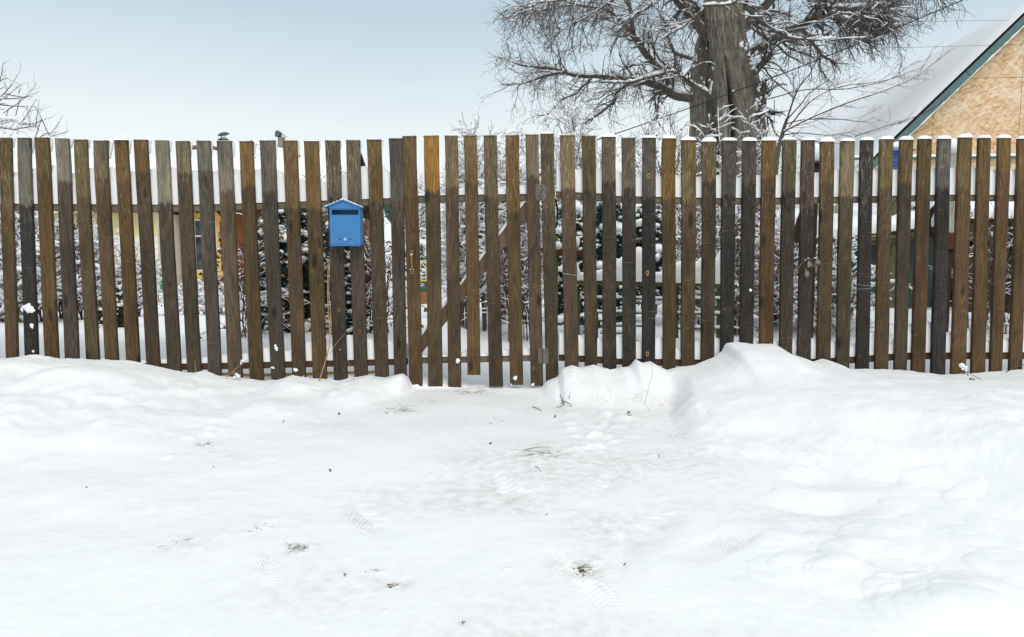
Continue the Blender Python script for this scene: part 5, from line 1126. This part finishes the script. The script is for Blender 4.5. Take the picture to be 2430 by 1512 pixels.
knot(SL[2], C1, 37, 572, 10, 12); knot(SL[2], C1, 39, 978, 9, 13); knot(GL[6], C3, 742, 885, 10, 14); knot(GL[6], C3, 735, 1338, 10, 13); knot(SL[18], C2, 764, 1017, 9, 13); knot(SL[19], C2, 878, 1135, 7, 12); knot(SL[17], C2, 615, 803, 8, 12)
def wire_around(cf, pts):
    p = np.array([P(*cf(x, y), YF - .003) for x, y in pts]); V, Fq = tubes([(p, np.full(len(p), .0011))], 4); mesh_obj('wire', V, Fq, WIRE, fr)
wire_around(C3, [(893, 815), (930, 821), (978, 829)]); wire_around(C3, [(897, 818), (935, 823), (972, 826)]); wire_around(C5, [(312, 876), (350, 882), (388, 885)]); wire_around(C5, [(312, 903), (350, 902), (388, 900)]); wire_around(C5, [(388, 885), (390, 893), (388, 900)])

# ------------------------------------------------------------------ mailbox
def mailbox():
    M = lambda x, y, Y: P(747.6 + .1020 * x, 450.9 + .1020 * y, Y)
    Y0 = YF - .095; Y1 = YF - .004
    a = M(335, 385, Y0); b = M(1060, 1275, Y0); r = thing('mailbox', 'bright blue metal mailbox with peaked roof on the fence', 'mailbox', ((a[0] + b[0]) / 2, Y1, b[2]))
    xl, xr, zt, zb = a[0], b[0], a[2], b[2]; wt = .0025
    mb = MB(); mb.box(xl, xl + wt, Y0 + .003, Y1, zb, zt); mb.box(xr - wt, xr, Y0 + .003, Y1, zb, zt); mb.box(xl + wt, xr - wt, Y1 - wt, Y1, zb, zt); mb.box(xl + wt, xr - wt, Y0 + .003, Y1 - wt, zb, zb + wt); mb.build('body', BLUE, r)
    # front sheet with slot, built round the opening
    s0, s1 = M(388, 460, Y0), M(1012, 578, Y0); yf0, yf1 = Y0 - .001, Y0 + .002
    mb = MB(); mb.box(xl, xr, yf0, yf1, zb, s1[2]); mb.box(xl, s0[0], yf0, yf1, s1[2], s0[2]); mb.box(s1[0], xr, yf0, yf1, s1[2], s0[2]); mb.box(xl, xr, yf0, yf1, s0[2], M(0, 432, Y0)[2]); mb.build('front_door', BLUE, r)
    ap = M(642, 235, Y0); gz = M(0, 430, Y0)[2]
    MB().prism([(xl - .002, Y0 - .004, gz), (xr + .002, Y0 - .004, gz), (xr + .002, Y0 - .004, zt + .002), (ap[0], Y0 - .004, ap[2]), (xl - .002, Y0 - .004, zt + .002)], (0, .004, 0)).build('gable', BLUE, r)
    MB().prism([(xl, Y1 - .003, zt), (xr, Y1 - .003, zt), (ap[0], Y1 - .003, ap[2])], (0, .003, 0)).build('back_gable', BLUE, r)
    l0, l1 = M(360, 1280, Y0), M(1058, 1305, Y0); MB().box(l0[0], l1[0], Y0 - .006, Y0 + .012, l1[2], l0[2], .001).build('bottom_lip', BLUE, r)
    at = M(638, 212, Y0 - .014)
    for e in (M(175, 405, Y0 - .014), M(1105, 398, Y0 - .014)):
        dz = .0035; n_ = .014 if e[0] < at[0] else .014
        MB().prism([(at[0], Y0 - .014, at[2]), (e[0], Y0 - .014, e[2]), (e[0], Y0 - .014, e[2] - dz), (at[0], Y0 - .014, at[2] - dz)], (0, .014 + .095 - .006, 0)).build('roof', BLUE, r)
        MB().prism([(at[0], Y0 - .0145, at[2] - dz), (e[0], Y0 - .0145, e[2] - dz), (e[0], Y0 - .0145, e[2] - .0075), (at[0], Y0 - .0145, at[2] - .0085)], (0, .0015, 0)).build('roof_flange', BLUE, r)
        n = 150; t = rng.uniform(.0, .97, n); yy = Y0 - .012 + .05 * rng.uniform(0, 1, n) ** 1.5
        cs = np.stack([at[0] + (e[0] - at[0]) * t, yy, at[2] + (e[2] - at[2]) * t + .001], 1); V, Fq = blobs(cs, rng.uniform(.0012, .0044, n) * (1.4 - t * .6), .8, .5); tag(mesh_obj('snow_dusting', V, Fq, SNOW, r, True), kind='stuff')
    for x in (583, 823): q = M(x, 1148, yf0 - .0004); MB().cyl(q, q + [0, -.0006, 0], .0045, n=14).build('hole', HOLE, r)
    q = M(702, 1148, yf0 - .0004); lk = MB().cyl(q, q + [0, -.005, 0], .0088, .0082, 18).build('lock', m_plain('lock_nickel', lin(190, 196, 190), .35), r, False); MB().box(q[0] - .001, q[0] + .001, q[1] - .0062, q[1] - .0052, q[2] - .004, q[2] + .005).build('keyhole', HOLE, lk)
    for x in (550, 975): q = M(x, 488, Y1 - wt - .001); q = np.array([q[0], Y1 - wt - .0004, q[2]]); MB().cyl(q, q + [0, -.003, 0], .0048, .004, 12).build('screw', STEEL, r)
    V, Fq = blobs([M(858, 1246, Y0 - .002), M(852, 1205, Y0 - .002), M(866, 1250, Y0 - .002)], [.0028, .0014, .002], 1, .5); mesh_obj('snow_clump', V, Fq, SNOW, r, True)
mailbox()

# ------------------------------------------------------------------ small growth and litter
def stick(name, label, cat, polys, mat, sides=5, snow=None, group=None, kind=None):
    base = polys[0][0][0]; V, Fq = tubes(polys, sides); o = mesh_obj(name, V, Fq, mat, None, True, loc=base); tag(o, label, cat, group, kind); return o
def pol(cf, lst, Y, r0, r1, Y1=None):
    n = len(lst); p = np.array([P(*cf(x, y), Y + ((Y1 or Y) - Y) * i / (n - 1)) for i, (x, y) in enumerate(lst)]); t = np.linspace(0, n - 1, (n - 1) * 4 + 1)
    q = np.stack([np.interp(t, np.arange(n), p[:, k]) for k in range(3)], 1); q[1:-1] = (q[:-2] + q[1:-1] * 2 + q[2:]) / 4; return q, np.linspace(r0, r1, len(q))
def LF(c, d, ln, wd):
    d = np.array(d, float); d /= np.linalg.norm(d); s = np.cross(d, rng.normal(size=3)); s /= np.linalg.norm(s); n = np.cross(d, s) * ln * .25
    return [c, c + d * ln * .35 + s * wd + n, c + d * ln * .75 + s * wd * .7 + n * 1.3, c + d * ln, c + d * ln * .75 - s * wd * .7 + n * .5, c + d * ln * .35 - s * wd + n * .2], [(0, 1, 5), (1, 2, 4, 5), (2, 3, 4)]
def leafmesh(name, lst, mat, parent=None):
    mb = MB()
    for c, d, ln, wd in lst: mb.add(*LF(np.array(c, float), d, ln, wd))
    return mb.build(name, mat, parent, loc=None if parent is not None else lst[0][0])
Ys = 4.50
stick('dry_stalk', 'forked tan stalk standing against the slats below the mailbox', 'stalk', [pol(C2, [(650, 1425), (690, 1300), (715, 1205), (712, 1100), (704, 1000), (702, 870), (706, 760), (700, 735)], Ys, .0042, .0020), pol(C2, [(712, 1205), (722, 1100), (715, 1000), (708, 900), (712, 800), (714, 745)], Ys, .0034, .0018), pol(C2, [(712, 1260), (750, 1200), (798, 1147)], Ys, .0018, .0012), pol(C2, [(690, 1160), (705, 1220)], Ys, .0015, .0015)], STALK)
stick('dry_stalk', 'thin bent stalk in the snow beside the mailbox slats', 'stalk', [pol(C2, [(850, 1410), (832, 1350), (810, 1290)], Ys, .002, .0012), pol(C2, [(838, 1375), (815, 1370)], Ys, .001, .001)], STALK)
o = stick('dry_stalk', 'leaning stalk with curled snowy leaves near the fence foot', 'stalk', [pol(C2, [(136, 1400), (190, 1345), (230, 1318), (265, 1290)], Ys, .0022, .0013)], STALK)
leafmesh('leaves', [(P(*C2(x, y), Ys - .01), (random.uniform(-1, 1), 0, -1), .03, .008) for x, y in ((190, 1350), (205, 1340), (215, 1350), (200, 1365))], DLEAF, o)
V, Fq = blobs([P(*C2(x, y), Ys - .01) for x, y in ((236, 1298), (200, 1372), (212, 1382), (226, 1310), (190, 1385))], [.012, .011, .011, .007, .008], .8, .5); mesh_obj('snow_clump', V, Fq, SNOW, o, True)
stick('dry_stalk', 'short orange stub poking from the left bank', 'stalk', [pol(C1, [(1076, 1356), (1071, 1292)], Ys - .02, .0018, .0012)], STALK)
o = stick('fallen_stem', 'dark stem with shrivelled leaves lying on the right snowbank', 'stem', [pol(C5, [(1130, 1470), (1050, 1425), (960, 1382), (915, 1355), (890, 1325)], 4.28, .0022, .0016), pol(C5, [(990, 1398), (997, 1425), (1000, 1450)], 4.28, .0012, .001), pol(C5, [(1050, 1427), (1065, 1450), (1078, 1475)], 4.28, .0012, .001)], TWIG)
leafmesh('leaves', [(P(*C5(x, y), 4.27), (random.uniform(-.6, .6), random.uniform(-.3, .3), -1), s, s * .3) for x, y, s in ((905, 1345, .035), (915, 1350, .03), (945, 1388, .035), (955, 1392, .03), (996, 1432, .042), (1002, 1436, .03), (1072, 1462, .03), (1080, 1468, .022), (925, 1356, .03))], DLEAF, o)
V, Fq = blobs([P(*C5(x, y), 4.275) for x, y in ((890, 1322), (902, 1332), (912, 1345), (985, 1412), (898, 1340))], [.014, .014, .010, .007, .01], .8, .5); mesh_obj('snow_clump', V, Fq, SNOW, o, True)
o = stick('fallen_stem', 'brown forked stem at the far right foot of the fence', 'stem', [pol(C5, [(1130, 1362), (1180, 1335), (1260, 1308)], 4.42, .0026, .002), pol(C5, [(1180, 1335), (1185, 1300), (1178, 1275)], 4.42, .0014, .001)], m_plain('brown_stem', lin(96, 72, 56), .8))
# dry vine clutching slats right of centre
o = stick('dry_vine', 'withered vine with curled pods caught on two slats', 'vine', [pol(C5, [(-30, 870), (-15, 800), (5, 765), (45, 740), (85, 735), (105, 755)], 4.58, .003, .002), pol(C5, [(85, 770), (160, 760), (230, 770)], 4.58, .001, .0008), pol(C5, [(60, 735), (70, 780), (60, 800)], 4.58, .002, .001)], m_plain('vine_bark', lin(110, 98, 84), .8))
leafmesh('pods', [(P(*C5(x, y), 4.575), (random.uniform(-.5, .5), 0, -1), s, s * .22) for x, y, s in ((50, 745, .05), (60, 750, .045), (72, 750, .04), (85, 752, .045), (95, 758, .05), (66, 742, .05), (30, 780, .06), (44, 800, .05), (100, 740, .035))], m_plain('grey_pods', lin(128, 118, 102), .8, .4), o)
V, Fq = blobs([P(*C5(x, y), 4.575) for x, y in ((45, 733), (30, 742), (82, 731))], [.006, .005, .006], .6, .4); mesh_obj('snow_clump', V, Fq, SNOW, o, True)
stick('thin_twig', 'tiny budded twig across the rightmost slats', 'twig', [pol(C5, [(1035, 868), (1080, 866), (1110, 856)], 4.57, .0014, .001), pol(C5, [(1150, 745), (1200, 712), (1232, 690)], 4.57, .0012, .001), pol(C5, [(1045, 880), (1100, 875)], 4.57, .001, .001)], TWIG)
# yellow pipe behind lower edge
p, rr = pol(C2, [(100, 1395), (240, 1400), (350, 1392), (500, 1390), (600, 1382), (750, 1376), (860, 1365), (940, 1362), (970, 1355)], 4.80, .008, .008); p[:, 2] = np.maximum(p[:, 2], ground_z(p[:, 0], p[:, 1]) + .010)
V, Fq = tubes([(p, rr)], 8); tag(mesh_obj('yellow_pipe', V, Fq, YELP, None, True, loc=p[0]), 'yellow plastic pipe lying along the inside foot of the fence', 'pipe')

# litter on the snow, each piece set on the surface
def tuft(label, u, v, n, ht, mat=GRASSM, sp=.03, flat=.5, w=.0012, soil=0., cat='grass tuft', name='grass_tuft'):
    c = hit(u, v); polys = []
    for k in range(n):
        b = c + [rng.normal(0, sp), rng.normal(0, sp * .7), 0]; b[2] = ground_z(b[0], b[1]) - .002
        d = np.array([rng.normal(0, 1), rng.normal(0, .6), abs(rng.normal(flat, .4))]); d /= np.linalg.norm(d); L_ = ht * rng.uniform(.4, 1); t = np.linspace(0, 1, 5)[:, None]
        p = b + d * L_ * t + np.array([rng.normal(0, .3), 0, -.35]) * L_ * t ** 2; p[:, 2] = np.maximum(p[:, 2], ground_z(p[:, 0], p[:, 1]) + .0005); polys.append((p, np.linspace(w, w * .4, 5)))
    o = stick(name, label, cat, polys, mat, 3)
    if soil:
        V, Fq = blobs(c + np.stack([rng.normal(0, soil, 14), rng.normal(0, soil * .7, 14), np.full(14, -.002)], 1), rng.uniform(.0015, .005, 14), .5, .5); mesh_obj('soil', V, Fq, SOIL, o)
tuft('green grass tuft poking through trodden snow left of centre', 705, 1300, 24, .030, GRASSM, .020, .45, .0008, .010)
tuft('muddy grass patch in the boot print right of centre', 1385, 1355, 22, .028, GRASSM, .018, .35, .0009, .012)
tuft('brown crumb of turf near the bottom of the track', 936, 1390, 10, .018, DLEAF, .010, .3, .0008, .007)
tuft('small dark crumb at the bottom of the track', 1100, 1477, 4, .010, DLEAF, .004, .5, .0009, .003)
tuft('flattened straw and twigs in the middle of the track', 1278, 1075, 22, .07, GRASSM, .045, .15, .0009, .02)
tuft('grey green straw beside the gate foot', 950, 972, 26, .06, GRASSM, .05, .15, .0009, .02)
tuft('dark litter at the gate threshold', 1120, 929, 26, .04, SOIL, .07, .1, .0012, .03)
tuft('pale dry grass stems standing at the right of the gate', 1500, 950, 22, .13, GRASSD, .12, 1.2, .0007)
tuft('thin dry grass wisps beside the big snow mound', 1545, 960, 16, .10, GRASSD, .07, 1.2, .0007)
tuft('greenish blades on the left of the track', 430, 1290, 8, .022, GRASSM, .03, .3, .0007)
tuft('few dark blades at lower left centre', 885, 1356, 7, .022, GRASSM, .012, .5, .0007)
tuft('dead stems at the toe of the left bank', 490, 1055, 9, .04, DLEAF, .02, .3, .001)
tuft('small straw near the foot of the mound', 1600, 1035, 8, .05, GRASSD, .03, .4, .0009)
tuft('dark straw scraps between gate and mound', 1490, 985, 6, .03, GRASSM, .015, .4, .0012, .008)
tuft('green blades in the upper left of the track', 612, 1250, 7, .02, GRASSM, .02, .3, .0009)
tuft('faint straw left of the middle', 1180, 1000, 8, .03, GRASSM, .05, .3, .0008)
def leaf(label, u, v, s, mat=DLEAF):
    c = hit(u, v) + [0, 0, .003]; leafo = leafmesh('dry_leaf', [(c, (rng.normal(), rng.normal() * .6, .25), s, s * .32)], mat); tag(leafo, label, 'leaf', 'dead leaves on the snow')
for l_, u, v, s in (('brown leaf standing on the snow left of centre', 786, 1121, .016), ('dark curled leaf near the mound', 1566, 1085, .013), ('dark leaf at the top left of the track', 670, 1003, .02), ('small leaf right of the middle of the track', 1160, 1055, .016), ('leaf on the left bank toe', 510, 1110, .011), ('pale brown leaf at the far left', 208, 1160, .013), ('leaf just left of the gate foot', 918, 982, .02), ('brown leaf between gate and mound', 1316, 992, .018), ('speck of leaf at the lower edge', 820, 1370, .012), ('leaf by the boot print', 1480, 1345, .012), ('green brown leaf right of the gate', 1488, 983, .022), ('leaf at upper middle of the track', 808, 985, .02), ('tiny leaf near the right of the track', 1300, 1222, .01)): leaf(l_, u, v, s)
def twig(label, pts, r_=.0022):
    q = []
    for i, (u, v, dz) in enumerate(pts): p = hit(u, v); q.append(p + [0, 0, dz + r_])
    stick('broken_twig', label, 'twig', [(np.array(q), np.linspace(r_, r_ * .5, len(q)))], TWIG, 5, group='broken twigs on the snow')
twig('upright broken twig right of the gate', [(1338, 962, 0), (1334, 958, .02), (1330, 958, .045), (1330, 958, .06)], .0035); twig('twig leaning onto the upright twig', [(1333, 956, .01), (1345, 960, .01), (1357, 962, 0)], .003)
twig('level twig just below the upright twig', [(1320, 968, 0), (1335, 966, .004), (1359, 966, 0)], .002); twig('short crooked twig nearer the gate', [(1264, 968, .004), (1276, 973, .006), (1286, 977, 0)], .0028)
twig('slanted twig between the gate and the grass', [(1350, 947, 0), (1352, 945, .03)], .0022); twig('thin curved twig in the track', [(1270, 1107, 0), (1278, 1113, .004), (1284, 1121, 0)], .0014); twig('fine straight twig above the straw patch', [(1252, 1066, 0), (1280, 1064, .003), (1302, 1062, 0)], .0014)
c = hit(1560, 965); pts = np.array([P(1530, 930, c[1]) * [1, 1, 0] + [0, 0, ground_z(P(1530, 930, c[1])[0], c[1])], P(1540, 915, c[1]), P(1548, 890, c[1]), P(1549, 868, c[1]), P(1544, 858, c[1])]); stick('thin_twig', 'long thin curved shoot against the snow right of the gate', 'twig', [(pts, np.linspace(.0012, .0006, 5))], STALK, 4)
print('tris', sum(len(o.data.loops) - 2 * len(o.data.polygons) for o in bpy.data.objects if o.type == 'MESH'))
